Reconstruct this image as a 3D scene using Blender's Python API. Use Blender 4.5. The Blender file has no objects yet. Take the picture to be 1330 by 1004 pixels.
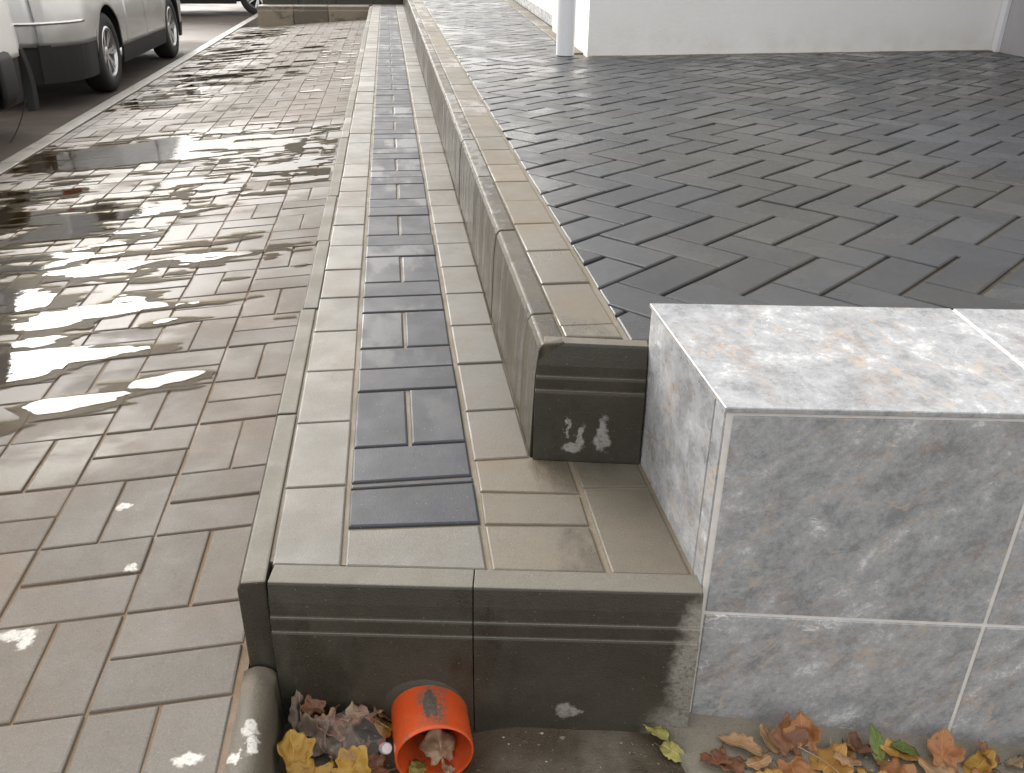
import bpy, bmesh, math, random
import numpy as np
from mathutils import Matrix, Vector, noise as mnoise

random.seed(7)
rng = np.random.default_rng(7)
scene = bpy.context.scene
C = scene.collection

# ------------------------------------------------------------------ camera
F, CX, CY, H = 1130.0, 665.0, 502.0, 0.79
yd = np.array([500 - CX, -77 - CY, F]); yd /= np.linalg.norm(yd)
dn = np.array([-25.0, (F * F + 25.0 * (500 - CX)) / (77 + CY), F]); dn /= np.linalg.norm(dn)
zu = -dn
xr = np.cross(yd, zu); xr /= np.linalg.norm(xr)
RW = np.stack([xr, yd, zu])                       # world = RW @ camera-space
cam = bpy.data.cameras.new('camera')
cam.sensor_width = 36.0
cam.lens = 36.0 * F / 1330.0
cam.clip_start = 0.02
cam.clip_end = 2000
co = bpy.data.objects.new('camera', cam)
m = Matrix.Identity(4)
for i in range(3):
    m[i][0] = RW[i, 0]; m[i][1] = -RW[i, 1]; m[i][2] = -RW[i, 2]
m[2][3] = H
co.matrix_world = m
C.objects.link(co)
scene.camera = co

def project(p):
    c = RW.T @ (np.array(p, float) - np.array([0, 0, H]))
    if c[2] < 0.05: return None
    return CX + F * c[0] / c[2], CY + F * c[1] / c[2], c[2]

# ------------------------------------------------------------------ sky, sun, exposure
SUN_EL, SUN_AZ = 27, -30           # azimuth from +Y towards +X
w = bpy.data.worlds.new('World'); scene.world = w
w.use_nodes = True
nt = w.node_tree
bg = nt.nodes['Background']
sky = nt.nodes.new('ShaderNodeTexSky')
sky.sky_type = 'NISHITA'; sky.sun_disc = False
sky.sun_elevation = math.radians(SUN_EL); sky.sun_rotation = math.radians(SUN_AZ)
sky.air_density = 1.0; sky.dust_density = 7.0; sky.ozone_density = 1.0
hs = nt.nodes.new('ShaderNodeHueSaturation')
hs.inputs['Saturation'].default_value = 0.25
nt.links.new(sky.outputs[0], hs.inputs['Color'])
cloud = nt.nodes.new('ShaderNodeMix'); cloud.data_type = 'RGBA'
cloud.inputs[0].default_value = 0.55                       # thin, even cloud deck veiling the whole sky
cloud.inputs[7].default_value = (5.45, 5.32, 5.1, 1)
nt.links.new(hs.outputs[0], cloud.inputs[6])
nt.links.new(cloud.outputs[2], bg.inputs['Color'])
bg.inputs['Strength'].default_value = 0.15
sl = bpy.data.lights.new('sun', 'SUN')
sl.energy = 1.0; sl.angle = math.radians(38); sl.color = (1.0, 0.96, 0.9)
so = bpy.data.objects.new('sun', sl); C.objects.link(so)
e, a = math.radians(SUN_EL), math.radians(SUN_AZ)
sd = Vector((math.sin(a) * math.cos(e), math.cos(a) * math.cos(e), math.sin(e)))
so.rotation_euler = sd.to_track_quat('Z', 'Y').to_euler()
so.location = sd * 30
scene.view_settings.view_transform = 'Standard'
scene.view_settings.look = 'None'
scene.view_settings.exposure = 1.02
scene.view_settings.gamma = 1.0
scene.render.engine = 'CYCLES'

# ------------------------------------------------------------------ material helper
class NT:
    def __init__(self, name):
        self.m = bpy.data.materials.new(name); self.m.use_nodes = True
        self.t = self.m.node_tree; self.b = self.t.nodes['Principled BSDF']
        self.out = self.t.nodes['Material Output']
    def n(self, typ, **kw):
        nd = self.t.nodes.new(typ)
        for k, v in kw.items(): setattr(nd, k, v)
        return nd
    def put(self, sock, v):
        if hasattr(v, 'is_output') or isinstance(v, bpy.types.NodeSocket): self.t.links.new(v, sock)
        elif isinstance(v, (tuple, list)) and len(v) == 3 and sock.type == 'RGBA': sock.default_value = (*v, 1)
        else: sock.default_value = v
    def math(self, op, a, b=0.0, c=0.0, clamp=False):
        nd = self.n('ShaderNodeMath', operation=op, use_clamp=clamp)
        for i, v in enumerate((a, b, c)): self.put(nd.inputs[i], v)
        return nd.outputs[0]
    def pos(self):
        if not hasattr(self, '_p'): self._p = self.n('ShaderNodeNewGeometry')
        return self._p.outputs['Position']
    def noise(self, scale, detail=3.0, rough=0.55, vec=None, dist=0.0):
        nd = self.n('ShaderNodeTexNoise')
        self.put(nd.inputs['Vector'], vec if vec is not None else self.pos())
        nd.inputs['Scale'].default_value = scale; nd.inputs['Detail'].default_value = detail
        nd.inputs['Roughness'].default_value = rough; nd.inputs['Distortion'].default_value = dist
        return nd.outputs['Fac']
    def mapping(self, scale=(1, 1, 1), rot=(0, 0, 0), loc=(0, 0, 0), vec=None):
        nd = self.n('ShaderNodeMapping')
        self.put(nd.inputs['Vector'], vec if vec is not None else self.pos())
        nd.inputs['Scale'].default_value = scale; nd.inputs['Rotation'].default_value = rot
        nd.inputs['Location'].default_value = loc
        return nd.outputs[0]
    def ramp(self, v, lo, hi, a=0.0, b=1.0, smooth=True):
        nd = self.n('ShaderNodeMapRange', interpolation_type='SMOOTHSTEP' if smooth else 'LINEAR')
        self.put(nd.inputs['Value'], v)
        for i, x in zip((1, 2, 3, 4), (lo, hi, a, b)): self.put(nd.inputs[i], x)
        return nd.outputs[0]
    def mix(self, f, a, b, mode='MIX'):
        nd = self.n('ShaderNodeMix', data_type='RGBA', blend_type=mode)
        self.put(nd.inputs[0], f); self.put(nd.inputs[6], a); self.put(nd.inputs[7], b)
        return nd.outputs[2]
    def bright(self, col, f):
        nd = self.n('ShaderNodeVectorMath', operation='SCALE')
        self.put(nd.inputs[0], col); self.put(nd.inputs['Scale'], f)
        return nd.outputs[0]
    def rnd(self):
        o = self.n('ShaderNodeObjectInfo').outputs['Random']
        self.pos(); i = self._p.outputs['Random Per Island']
        return self.math('FRACT', self.math('ADD', o, i))
    def blobs(self, pts, warp=0.012, wscale=40.0, soft=0.15):
        # irregular patches around world points; pts = (x, y, z, rx, rz)
        nz = self.n('ShaderNodeTexNoise'); self.put(nz.inputs['Vector'], self.pos())
        nz.inputs['Scale'].default_value = wscale; nz.inputs['Detail'].default_value = 4
        off = self.n('ShaderNodeVectorMath', operation='MULTIPLY_ADD')
        self.put(off.inputs[0], nz.outputs['Color']); off.inputs[1].default_value = (warp * 2,) * 3
        sub = self.n('ShaderNodeVectorMath', operation='ADD'); self.put(sub.inputs[0], self.pos())
        sub.inputs[1].default_value = (-warp,) * 3
        self.put(off.inputs[2], sub.outputs[0])
        res = None
        for (x, y, z, rx, ry, rz) in pts:
            d = self.n('ShaderNodeVectorMath', operation='SUBTRACT'); self.put(d.inputs[0], off.outputs[0]); d.inputs[1].default_value = (x, y, z)
            s = self.n('ShaderNodeVectorMath', operation='DIVIDE'); self.put(s.inputs[0], d.outputs[0]); s.inputs[1].default_value = (rx, ry, rz)
            l = self.n('ShaderNodeVectorMath', operation='LENGTH'); self.put(l.inputs[0], s.outputs[0])
            v = self.ramp(l.outputs['Value'], 1 - soft, 1 + soft, 1.0, 0.0)
            res = v if res is None else self.math('MAXIMUM', res, v)
        return res
    def bump(self, h, strength=0.3, dist=0.002, normal=None):
        nd = self.n('ShaderNodeBump'); self.put(nd.inputs['Height'], h)
        nd.inputs['Strength'].default_value = strength; nd.inputs['Distance'].default_value = dist
        if normal is not None: self.put(nd.inputs['Normal'], normal)
        self.put(self.b.inputs['Normal'], nd.outputs[0]); return nd.outputs[0]
    def fin(self, col=None, rough=None, **kw):
        if col is not None: self.put(self.b.inputs['Base Color'], col)
        if rough is not None: self.put(self.b.inputs['Roughness'], rough)
        for k, v in kw.items(): self.put(self.b.inputs[k.replace('_', ' ')], v)
        return self.m

def concrete(name, base, tint=None, rvar=0.25, pvar=0.3, rough=(0.35, 0.6), wet=None, wetcol=0.62, wetrough=0.12,
             bump=0.35, speck=True, spec=0.5, wetzone=None, mud=None, dry_glint=None, dry_glint_col=(0.45, 0.44, 0.42), tscale=2.2, grain=380):
    """cast concrete: grain, pits, pale aggregate, damp patches with a shape of their own"""
    t = NT(name)
    g = t.noise(grain, 3, 0.65); p = t.noise(9, 4, 0.6); big = t.noise(tscale, 3, 0.6)
    r = t.rnd()
    f = t.math('ADD', t.math('MULTIPLY_ADD', r, rvar, 1 - rvar / 2), t.math('MULTIPLY_ADD', p, pvar, -pvar / 2))
    f = t.math('ADD', f, t.math('MULTIPLY_ADD', g, 0.9, -0.45))
    f = t.math('ADD', f, t.math('MULTIPLY_ADD', t.noise(42, 4, 0.65), 0.3, -0.15))
    col = t.bright(base, f)
    if tint is not None: col = t.mix(t.ramp(big, 0.42, 0.66), col, t.bright(tint, f))
    ro = t.ramp(p, 0.3, 0.7, rough[0], rough[1])
    if speck:
        vo = t.n('ShaderNodeTexVoronoi'); t.put(vo.inputs['Vector'], t.pos()); vo.inputs['Scale'].default_value = 150
        sp = t.ramp(vo.outputs['Distance'], 0.10, 0.17, 1.0, 0.0)
        pick = t.n('ShaderNodeSeparateColor'); t.put(pick.inputs[0], vo.outputs['Color'])
        lt = t.math('MULTIPLY', sp, t.ramp(pick.outputs[0], 0.86, 0.9))
        dk = t.math('MULTIPLY', sp, t.ramp(pick.outputs[1], 0.9, 0.93))
        col = t.mix(t.math('MULTIPLY', lt, 0.45), col, (0.38, 0.365, 0.34))
        col = t.mix(t.math('MULTIPLY', dk, 0.75), col, (0.03, 0.027, 0.022))
    if wet is not None:
        scale, lo, hi = wet
        wm = t.ramp(t.math('ADD', t.noise(1.0, 6, 0.65, vec=t.mapping(scale)), t.math('MULTIPLY_ADD', r, 0.16, -0.08)), lo, hi)
        if wetzone is not None: wm = t.math('MULTIPLY', wm, t.blobs(wetzone, 0.22, 2.0, 0.3))
        col = t.mix(wm, col, t.bright(col, wetcol))
        ro = t.math('ADD', t.math('MULTIPLY', ro, t.math('SUBTRACT', 1.0, wm)), t.math('MULTIPLY', wm, wetrough))
    if mud is not None:
        mm_ = t.math('MULTIPLY', t.blobs(mud, 0.16, 3.5, 0.35), t.ramp(t.noise(1.0, 5, 0.65, vec=t.mapping((3, 7, 1))), 0.4, 0.6))
        col = t.mix(t.math('MULTIPLY', mm_, 0.75), col, (0.085, 0.070, 0.042)); ro = t.math('ADD', t.math('MULTIPLY', ro, t.math('SUBTRACT', 1.0, mm_)), t.math('MULTIPLY', mm_, 0.42))
    if dry_glint is not None:
        dm = t.math('MULTIPLY', t.blobs(dry_glint, 0.014, 85.0, 0.3), t.ramp(t.noise(160, 3, 0.6), 0.3, 0.5, 0.45, 1.0))
        col = t.mix(dm, col, t.bright(dry_glint_col, f)); ro = t.math('MAXIMUM', ro, t.math('MULTIPLY', dm, 0.8))
    t.bump(t.math('ADD', g, t.math('MULTIPLY', p, 0.4)), bump, 0.0018)
    return t.fin(col, ro, Specular_IOR_Level=spec)

M = {}
M['walk'] = concrete('sidewalk_paver_concrete', (0.166, 0.150, 0.130), (0.174, 0.144, 0.118), rvar=0.2, rough=(0.6, 0.8), spec=0.3,
                     wet=((1.6, 5.0, 1), 0.42, 0.5), wetcol=0.66, wetrough=0.42,
                     wetzone=[(-1.35, 2.85, -.2, .85, 1.15, 9), (-0.85, 4.5, -.2, .95, 1.1, 9), (-1.9, 9.0, -.2, .75, 5.0, 9)], pvar=0.42, dry_glint_col=(0.6, 0.58, 0.54),
                     dry_glint=[(-0.62, 1.115, -.172, .030, .012, .1), (-0.60, 1.10, -.172, .012, .020, .1), (-0.305, .827, -.153, .018, .010, .1), (-0.545, 1.448, -.17, .014, .010, .1), (-0.482, 1.252, -.165, .010, .010, .1)],  # white flecks: reflections of tiny puddles painted into the paver colour
                     mud=[(-0.95, 1.74, -.2, .36, .22, 9), (-1.3, 2.45, -.2, .55, .35, 9), (-1.6, 3.5, -.2, .6, .9, 9), (-0.66, 2.5, -.2, .12, .16, 9)])
M['walk_bed'] = concrete('brown_joint_sand', (0.165, 0.11, 0.066), rough=(0.5, 0.9), speck=False, grain=500, bump=0.6)
M['pale'] = concrete('pale_path_paver_concrete', (0.15, 0.140, 0.120), (0.154, 0.132, 0.104), rvar=0.22, rough=(0.42, 0.6),
                     wet=((3, 1.2, 1), 0.56, 0.66), wetcol=0.75, wetrough=0.35)
M['cap'] = concrete('damp_cap_paver_concrete', (0.150, 0.132, 0.101), (0.155, 0.125, 0.087), rvar=0.15, rough=(0.5, 0.7),
                    wet=((5, 2.5, 1), 0.5, 0.62), wetcol=0.72, wetrough=0.25)
M['lip'] = concrete('soaked_wall_lip_concrete', (0.15, 0.128, 0.092), (0.155, 0.122, 0.08), rvar=0.12, rough=(0.12, 0.4),
                    wet=((14, 1.6, 1), 0.46, 0.56), wetcol=0.75, wetrough=0.05, bump=0.15)
M['far_face'] = concrete('stained_step_concrete', (0.26, 0.225, 0.17), rvar=0.2, rough=(0.6, 0.8), wet=((2.2, 2.2, 5), 0.46, 0.54), wetcol=0.45, wetrough=0.4)
M['dark'] = concrete('charcoal_strip_paver_concrete', (0.036, 0.039, 0.048), rvar=0.2, rough=(0.5, 0.65), bump=0.3,
                     wet=((5, 2, 1), 0.52, 0.64), wetcol=0.7, wetrough=0.35)
M['herring'] = concrete('charcoal_terrace_paver_concrete', (0.049, 0.052, 0.058), (0.068, 0.065, 0.058), rvar=0.5, rough=(0.3, 0.5),
                        wet=((1.2, 1.2, 1), 0.5, 0.62), wetcol=0.75, wetrough=0.14, tscale=1.3)
M['joint'] = concrete('sandy_joint_mortar', (0.19, 0.158, 0.114), rough=(0.5, 0.9), speck=False, grain=500, bump=0.6)
M['herring_bed'] = concrete('terrace_joint_sand', (0.13, 0.105, 0.07), rough=(0.5, 0.9), speck=False, grain=500, bump=0.6, pvar=0.8)
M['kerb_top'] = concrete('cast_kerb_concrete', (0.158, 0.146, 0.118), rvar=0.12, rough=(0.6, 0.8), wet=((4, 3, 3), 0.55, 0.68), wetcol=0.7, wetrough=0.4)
dryp = [(0.385, 0.89, -0.14, 0.035, 0.2, 0.09), (0.40, 0.89, -0.05, 0.038, 0.2, 0.045), (0.40, 0.89, -0.26, 0.075, 0.2, 0.07),
        (0.205, 0.93, -0.212, 0.012, 0.2, 0.014), (0.216, 0.92, -0.216, 0.012, 0.2, 0.008)]
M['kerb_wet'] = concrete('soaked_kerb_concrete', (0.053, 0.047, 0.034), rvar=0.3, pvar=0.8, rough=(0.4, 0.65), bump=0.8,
                         wet=((9, 9, 4), 0.48, 0.62), wetcol=0.72, wetrough=0.25, dry_glint=dryp, dry_glint_col=(0.29, 0.27, 0.235))
dryw = [(0.272, 1.25, 0.024, 0.017, 0.2, 0.010), (0.284, 1.25, 0.044, 0.006, 0.2, 0.022), (0.262, 1.25, 0.062, 0.003, 0.2, 0.02),
        (0.322, 1.24, 0.038, 0.014, 0.2, 0.016), (0.322, 1.24, 0.062, 0.008, 0.2, 0.026)]
M['wall_wet'] = concrete('soaked_wall_stone_concrete', (0.053, 0.047, 0.035), rvar=0.25, pvar=0.8, rough=(0.4, 0.6), bump=0.8,
                         wet=((9, 9, 4), 0.5, 0.64), wetcol=0.7, wetrough=0.25, dry_glint=dryw, dry_glint_col=(0.36, 0.35, 0.33))
M['wall_side'] = concrete('streaked_wall_stone_concrete', (0.085, 0.072, 0.05), (0.055, 0.046, 0.033), rvar=0.25, pvar=0.3, rough=(0.4, 0.6), spec=0.22,
                          wet=((30, 22, 1.2), 0.47, 0.6), wetcol=0.5, wetrough=0.22)
M['gutter'] = concrete('muddy_gutter_concrete', (0.11, 0.086, 0.058), (0.16, 0.14, 0.11), rough=(0.2, 0.6), pvar=0.9, tscale=9,
                       wet=((6, 6, 6), 0.5, 0.6), wetcol=0.6, wetrough=0.08, bump=0.9)
M['round'] = concrete('worn_round_kerb_concrete', (0.125, 0.108, 0.08), rough=(0.5, 0.75), pvar=0.8, wet=((8, 5, 5), 0.5, 0.6), wetrough=0.3,
                      dry_glint=[(-0.232, 0.862, -0.15, 0.010, 0.012, 0.04), (-0.226, 0.835, -0.15, 0.007, 0.016, 0.04), (-0.245, 0.818, -0.15, 0.008, 0.01, 0.04)], dry_glint_col=(0.62, 0.6, 0.56), bump=0.7)
M['footing'] = concrete('pale_footing_concrete', (0.25, 0.225, 0.18), rough=(0.6, 0.9), pvar=0.5, bump=0.8)
M['road_kerb'] = concrete('road_kerb_concrete', (0.165, 0.15, 0.125), rvar=0.15, rough=(0.3, 0.5))

def mat_road():
    t = NT('wet_brown_asphalt')
    g = t.noise(120, 3, 0.7); p = t.noise(0.6, 4, 0.6)
    col = t.mix(t.ramp(p, 0.35, 0.65), (0.075, 0.062, 0.052), (0.13, 0.105, 0.088))
    col = t.bright(col, t.math('MULTIPLY_ADD', g, 0.6, 0.7))
    t.bump(g, 0.5, 0.004)
    return t.fin(col, t.ramp(p, 0.4, 0.6, 0.75, 0.5), Specular_IOR_Level=0.35)
M['road'] = mat_road()
def mat_ground():
    t = NT('distant_ground')
    p = t.noise(0.15, 5, 0.6)
    return t.fin(t.mix(p, (0.07, 0.065, 0.055), (0.14, 0.12, 0.1)), 0.95, Specular_IOR_Level=0.1)
M['ground'] = mat_ground()

def mat_marble():
    t = NT('cloudy_grey_marble')
    o = t.n('ShaderNodeObjectInfo').outputs['Random']
    sh = t.n('ShaderNodeVectorMath', operation='MULTIPLY_ADD')
    cb = t.n('ShaderNodeCombineXYZ'); t.put(cb.inputs[0], t.math('MULTIPLY', o, 3.0)); t.put(cb.inputs[1], t.math('MULTIPLY', o, 1.7)); t.put(cb.inputs[2], t.math('MULTIPLY', o, 2.3))
    t.put(sh.inputs[0], t.pos()); sh.inputs[1].default_value = (1, 1, 1); t.put(sh.inputs[2], cb.outputs[0])
    P = sh.outputs[0]
    # diagonal drift, low left to high right
    dm = t.mapping((1.0, 1.0, 1.6), vec=t.mapping((1, 1, 1), (0, math.radians(48), 0), vec=P))
    c1 = t.noise(7, 6, 0.62, vec=dm, dist=0.8)
    c2 = t.noise(22, 6, 0.68, vec=dm, dist=0.35)
    c3 = t.noise(120, 4, 0.7, vec=P, dist=0.3)
    f = t.math('ADD', t.math('MULTIPLY', c1, 0.38), t.math('ADD', t.math('MULTIPLY', c2, 0.34), t.math('MULTIPLY', c3, 0.28)))
    rp = t.n('ShaderNodeValToRGB'); t.put(rp.inputs[0], f)
    el = rp.color_ramp.elements
    el[0].position = 0.40; el[0].color = (0.245, 0.251, 0.262, 1)
    el[1].position = 0.62; el[1].color = (0.68, 0.69, 0.70, 1)
    x = el.new(0.47); x.color = (0.335, 0.343, 0.358, 1)
    x = el.new(0.55); x.color = (0.43, 0.438, 0.452, 1)
    col = rp.outputs[0]
    br = t.noise(6.5, 4, 0.6, vec=t.mapping((1, 1, 2.4), (0, 0, 0), (4, 2, 1), vec=t.mapping((1, 1, 1), (0, math.radians(48), 0), vec=P)), dist=0.6)
    bfine = t.noise(45, 4, 0.7, vec=P)
    bm = t.math('MULTIPLY', t.ramp(br, 0.52, 0.66), t.ramp(bfine, 0.40, 0.58))
    col = t.mix(t.math('MULTIPLY', bm, 0.45), col, (0.31, 0.225, 0.165))
    c4 = t.noise(420, 3, 0.7, vec=P)
    col = t.bright(col, t.math('MULTIPLY_ADD', c4, 0.7, 0.65))
    # thin veins
    vn = t.noise(3.0, 5, 0.55, vec=t.mapping((1, 1, 3.2), (0, 0, 0), (1, 5, 2), vec=t.mapping((1, 1, 1), (0, math.radians(43), 0), vec=P)), dist=0.3)
    vein = t.ramp(t.math('ABSOLUTE', t.math('SUBTRACT', vn, 0.5)), 0.002, 0.009, 1.0, 0.0)
    col = t.mix(t.math('MULTIPLY', vein, t.ramp(bfine, 0.35, 0.6, 0.15, 0.75)), col, (0.5, 0.41, 0.33))
    v2 = t.noise(9.0, 4, 0.55, vec=t.mapping((1, 1, 2), (0, math.radians(-35), 0), (7, 5, 2), vec=P), dist=0.8)
    vein2 = t.ramp(t.math('ABSOLUTE', t.math('SUBTRACT', v2, 0.5)), 0.002, 0.007, 1.0, 0.0)
    col = t.mix(t.math('MULTIPLY', vein2, t.ramp(c1, 0.5, 0.65, 0.0, 0.7)), col, (0.82, 0.82, 0.82))
    t.bump(t.math('ADD', c3, c2), 0.12, 0.0015)
    return t.fin(col, t.ramp(c2, 0.35, 0.65, 0.22, 0.4))
M['marble'] = mat_marble()
def plain(name, col, rough=0.5, var=0.12, scale=30, bump=0.0, **kw):
    t = NT(name)
    g = t.noise(scale, 4, 0.6)
    c = t.bright(col, t.math('MULTIPLY_ADD', g, var * 2, 1 - var))
    if bump: t.bump(g, bump, 0.002)
    return t.fin(c, rough, **kw)
M['grout'] = plain('white_tile_grout', (0.74, 0.72, 0.69), 0.8, 0.2, 60, 0.4)
def mat_render():
    t = NT('white_roughcast_render')
    g = t.noise(55, 4, 0.6); p = t.noise(1.5, 4, 0.6)
    sx = t.n('ShaderNodeSeparateXYZ'); t.put(sx.inputs[0], t.pos())
    low = t.math('MULTIPLY', t.ramp(sx.outputs[2], 0.22, 0.42, 1.0, 0.0), t.ramp(t.noise(7, 4, 0.6), 0.35, 0.7))
    col = t.mix(t.ramp(p, 0.3, 0.7), (0.87, 0.865, 0.85), (0.9, 0.895, 0.89))
    col = t.mix(t.math('MULTIPLY', low, 0.28), col, (0.6, 0.53, 0.4))
    t.bump(g, 0.4, 0.005)
    return t.fin(col, 0.75)
M['render'] = mat_render()
M['grey_render'] = plain('grey_lilac_render', (0.46, 0.45, 0.47), 0.7, 0.15, 6, 0.2)
M['white_pvc'] = plain('white_pvc', (0.78, 0.79, 0.82), 0.3, 0.03, 8)
M['roofing'] = plain('grey_roof_membrane', (0.25, 0.25, 0.25), 0.8)
M['orange'] = None
def mat_orange():
    t = NT('orange_sewer_pvc')
    s = t.noise(70, 4, 0.7); p = t.noise(14, 4, 0.6)
    col = t.mix(t.ramp(p, 0.35, 0.7), (0.62, 0.078, 0.016), (0.68, 0.105, 0.024))
    dirt = t.math('MULTIPLY', t.ramp(s, 0.56, 0.66), t.ramp(p, 0.45, 0.6))
    col = t.mix(t.math('MULTIPLY', dirt, 0.8), col, (0.16, 0.12, 0.08))
    sm_ = t.math('MULTIPLY', t.blobs([(0.012, 0.898, -0.165, .020, .036, .03), (0.020, 0.876, -0.167, .012, .018, .03)], 0.016, 60.0, 0.5), t.ramp(t.noise(240, 3, 0.7), 0.4, 0.55))
    col = t.mix(sm_, col, (0.12, 0.10, 0.078))
    return t.fin(col, t.math('ADD', t.ramp(p, 0.4, 0.6, 0.2, 0.34), t.math('MULTIPLY', sm_, 0.5)))
M['orange'] = mat_orange()
M['cement'] = plain('grey_cement_smear', (0.105, 0.088, 0.068), 0.85, 0.7, 220, 0.8)
def mat_water():
    t = NT('rain_water')
    fr = t.n('ShaderNodeFresnel'); fr.inputs['IOR'].default_value = 1.33
    gl = t.n('ShaderNodeBsdfGlossy'); gl.inputs['Roughness'].default_value = 0.015
    tr = t.n('ShaderNodeBsdfTransparent'); tr.inputs['Color'].default_value = (0.84, 0.78, 0.66, 1)
    bn = t.n('ShaderNodeBump'); bn.inputs['Strength'].default_value = 0.12; bn.inputs['Distance'].default_value = 0.002
    t.put(bn.inputs['Height'], t.noise(28, 3, 0.5, vec=t.mapping((1, 1.6, 1))))
    t.put(gl.inputs['Normal'], bn.outputs[0]); t.put(fr.inputs['Normal'], bn.outputs[0])
    mx = t.n('ShaderNodeMixShader'); t.put(mx.inputs[0], fr.outputs[0]); t.put(mx.inputs[1], tr.outputs[0]); t.put(mx.inputs[2], gl.outputs[0])
    t.t.links.new(mx.outputs[0], t.out.inputs['Surface'])
    return t.m
M['water'] = mat_water()
def mat_film():
    t = NT('muddy_dark_reflection_film')
    fr = t.n('ShaderNodeFresnel'); fr.inputs['IOR'].default_value = 1.33
    gl = t.n('ShaderNodeBsdfGlossy'); gl.inputs['Roughness'].default_value = 0.22; gl.inputs['Color'].default_value = (0.12, 0.115, 0.105, 1)
    tr = t.n('ShaderNodeBsdfTransparent')
    t.put(tr.inputs['Color'], t.mix(t.noise(9, 4, 0.6), (0.64, 0.55, 0.39), (0.93, 0.88, 0.79)))  # mud tint that also paints in the water's dark reflections
    mx = t.n('ShaderNodeMixShader'); t.put(mx.inputs[0], fr.outputs[0]); t.put(mx.inputs[1], tr.outputs[0]); t.put(mx.inputs[2], gl.outputs[0])
    t.t.links.new(mx.outputs[0], t.out.inputs['Surface'])
    return t.m
M['film'] = mat_film()
def paint(name, col, metal=0.0, rough=0.28):
    t = NT(name)
    return t.fin(t.bright(col, t.math('MULTIPLY_ADD', t.noise(3, 4, 0.6), 0.16, 0.92)), t.ramp(t.noise(9, 4, 0.6), 0.3, 0.7, rough, rough + 0.12), Metallic=metal, Coat_Weight=0.6, Coat_Roughness=0.06)
M['silver'] = paint('silver_car_paint', (0.62, 0.62, 0.62), 0.8)
M['van_white'] = paint('white_van_paint', (0.8, 0.79, 0.77), 0.0, 0.35)
M['dark_paint'] = paint('dark_car_paint', (0.02, 0.02, 0.024), 0.2)
M['black_plastic'] = plain('black_plastic', (0.009, 0.009, 0.009), 0.6, 0.3, 20)
M['rubber'] = plain('tyre_rubber', (0.018, 0.018, 0.018), 0.75, 0.3, 40, 0.3)
M['alloy'] = plain('alloy_wheel_metal', (0.6, 0.6, 0.6), 0.3, 0.1, 10, Metallic=0.9)
M['chrome'] = plain('chrome_trim', (0.75, 0.75, 0.75), 0.15, 0.03, 10, Metallic=1.0)
M['glass'] = plain('tinted_car_glass', (0.02, 0.023, 0.025), 0.06, 0.05, 5)
M['red_lamp'] = plain('red_lamp_plastic', (0.35, 0.02, 0.02), 0.12, 0.1, 20)
M['clear_lamp'] = plain('clear_lamp_plastic', (0.6, 0.6, 0.62), 0.1, 0.1, 20)
M['line'] = plain('worn_road_paint', (0.65, 0.63, 0.6), 0.6, 0.25, 25)

# ------------------------------------------------------------------ object helpers
def link(o, parent=None):
    C.objects.link(o)
    if parent is not None: o.parent = parent
    return o
def mesh_from(name, verts, faces, mat, smooth=False):
    me = bpy.data.meshes.new(name); me.from_pydata([tuple(v) for v in verts], [], faces); me.update()
    mats = mat if isinstance(mat, (list, tuple)) else [mat]
    for x in mats: me.materials.append(x)
    if smooth: me.polygons.foreach_set('use_smooth', [True] * len(me.polygons))
    return me
def obj(name, me, parent=None, **props):
    o = bpy.data.objects.new(name, me); link(o, parent)
    for k, v in props.items(): o[k] = v
    return o
def empty(name, loc=(0, 0, 0), rz=0.0, **props):
    o = bpy.data.objects.new(name, None); o.location = loc; o.rotation_euler = (0, 0, rz); o.empty_display_size = 0.1
    link(o)
    for k, v in props.items(): o[k] = v
    return o
def from_bm(name, bm, mat, parent=None, smooth=False, **props):
    bmesh.ops.recalc_face_normals(bm, faces=bm.faces)
    me = bpy.data.meshes.new(name); bm.to_mesh(me); bm.free()
    for x in (mat if isinstance(mat, (list, tuple)) else [mat]): me.materials.append(x)
    if smooth: me.polygons.foreach_set('use_smooth', [True] * len(me.polygons))
    return obj(name, me, parent, **props)

def area(poly):
    return 0.5 * sum(poly[i][0] * poly[(i + 1) % len(poly)][1] - poly[(i + 1) % len(poly)][0] * poly[i][1] for i in range(len(poly)))
def clip(poly, nx, ny, c):
    """keep nx*x+ny*y <= c"""
    out = []
    for i in range(len(poly)):
        p, q = poly[i], poly[(i + 1) % len(poly)]
        dp, dq = nx * p[0] + ny * p[1] - c, nx * q[0] + ny * q[1] - c
        if dp <= 0: out.append(p)
        if dp * dq < 0:
            s = dp / (dp - dq); out.append((p[0] + s * (q[0] - p[0]), p[1] + s * (q[1] - p[1])))
    return out
def inset(poly, d):
    n = len(poly); res = []
    for i in range(n):
        a, b, c = poly[i - 1], poly[i], poly[(i + 1) % n]
        e1 = Vector((b[0] - a[0], b[1] - a[1])); e2 = Vector((c[0] - b[0], c[1] - b[1]))
        if e1.length < 1e-7 or e2.length < 1e-7: res.append(b); continue
        e1.normalize(); e2.normalize()
        n1 = Vector((-e1.y, e1.x)); n2 = Vector((-e2.y, e2.x)); s = n1 + n2
        k = max(0.35, (1 + n1.dot(n2)))
        res.append((b[0] + s.x * d / k, b[1] + s.y * d / k))
    return res
def dedupe(poly, eps=0.002):
    out = []
    for p in poly:
        if not out or math.hypot(p[0] - out[-1][0], p[1] - out[-1][1]) > eps: out.append(p)
    if len(out) > 1 and math.hypot(out[0][0] - out[-1][0], out[0][1] - out[-1][1]) < eps: out.pop()
    return out
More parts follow.
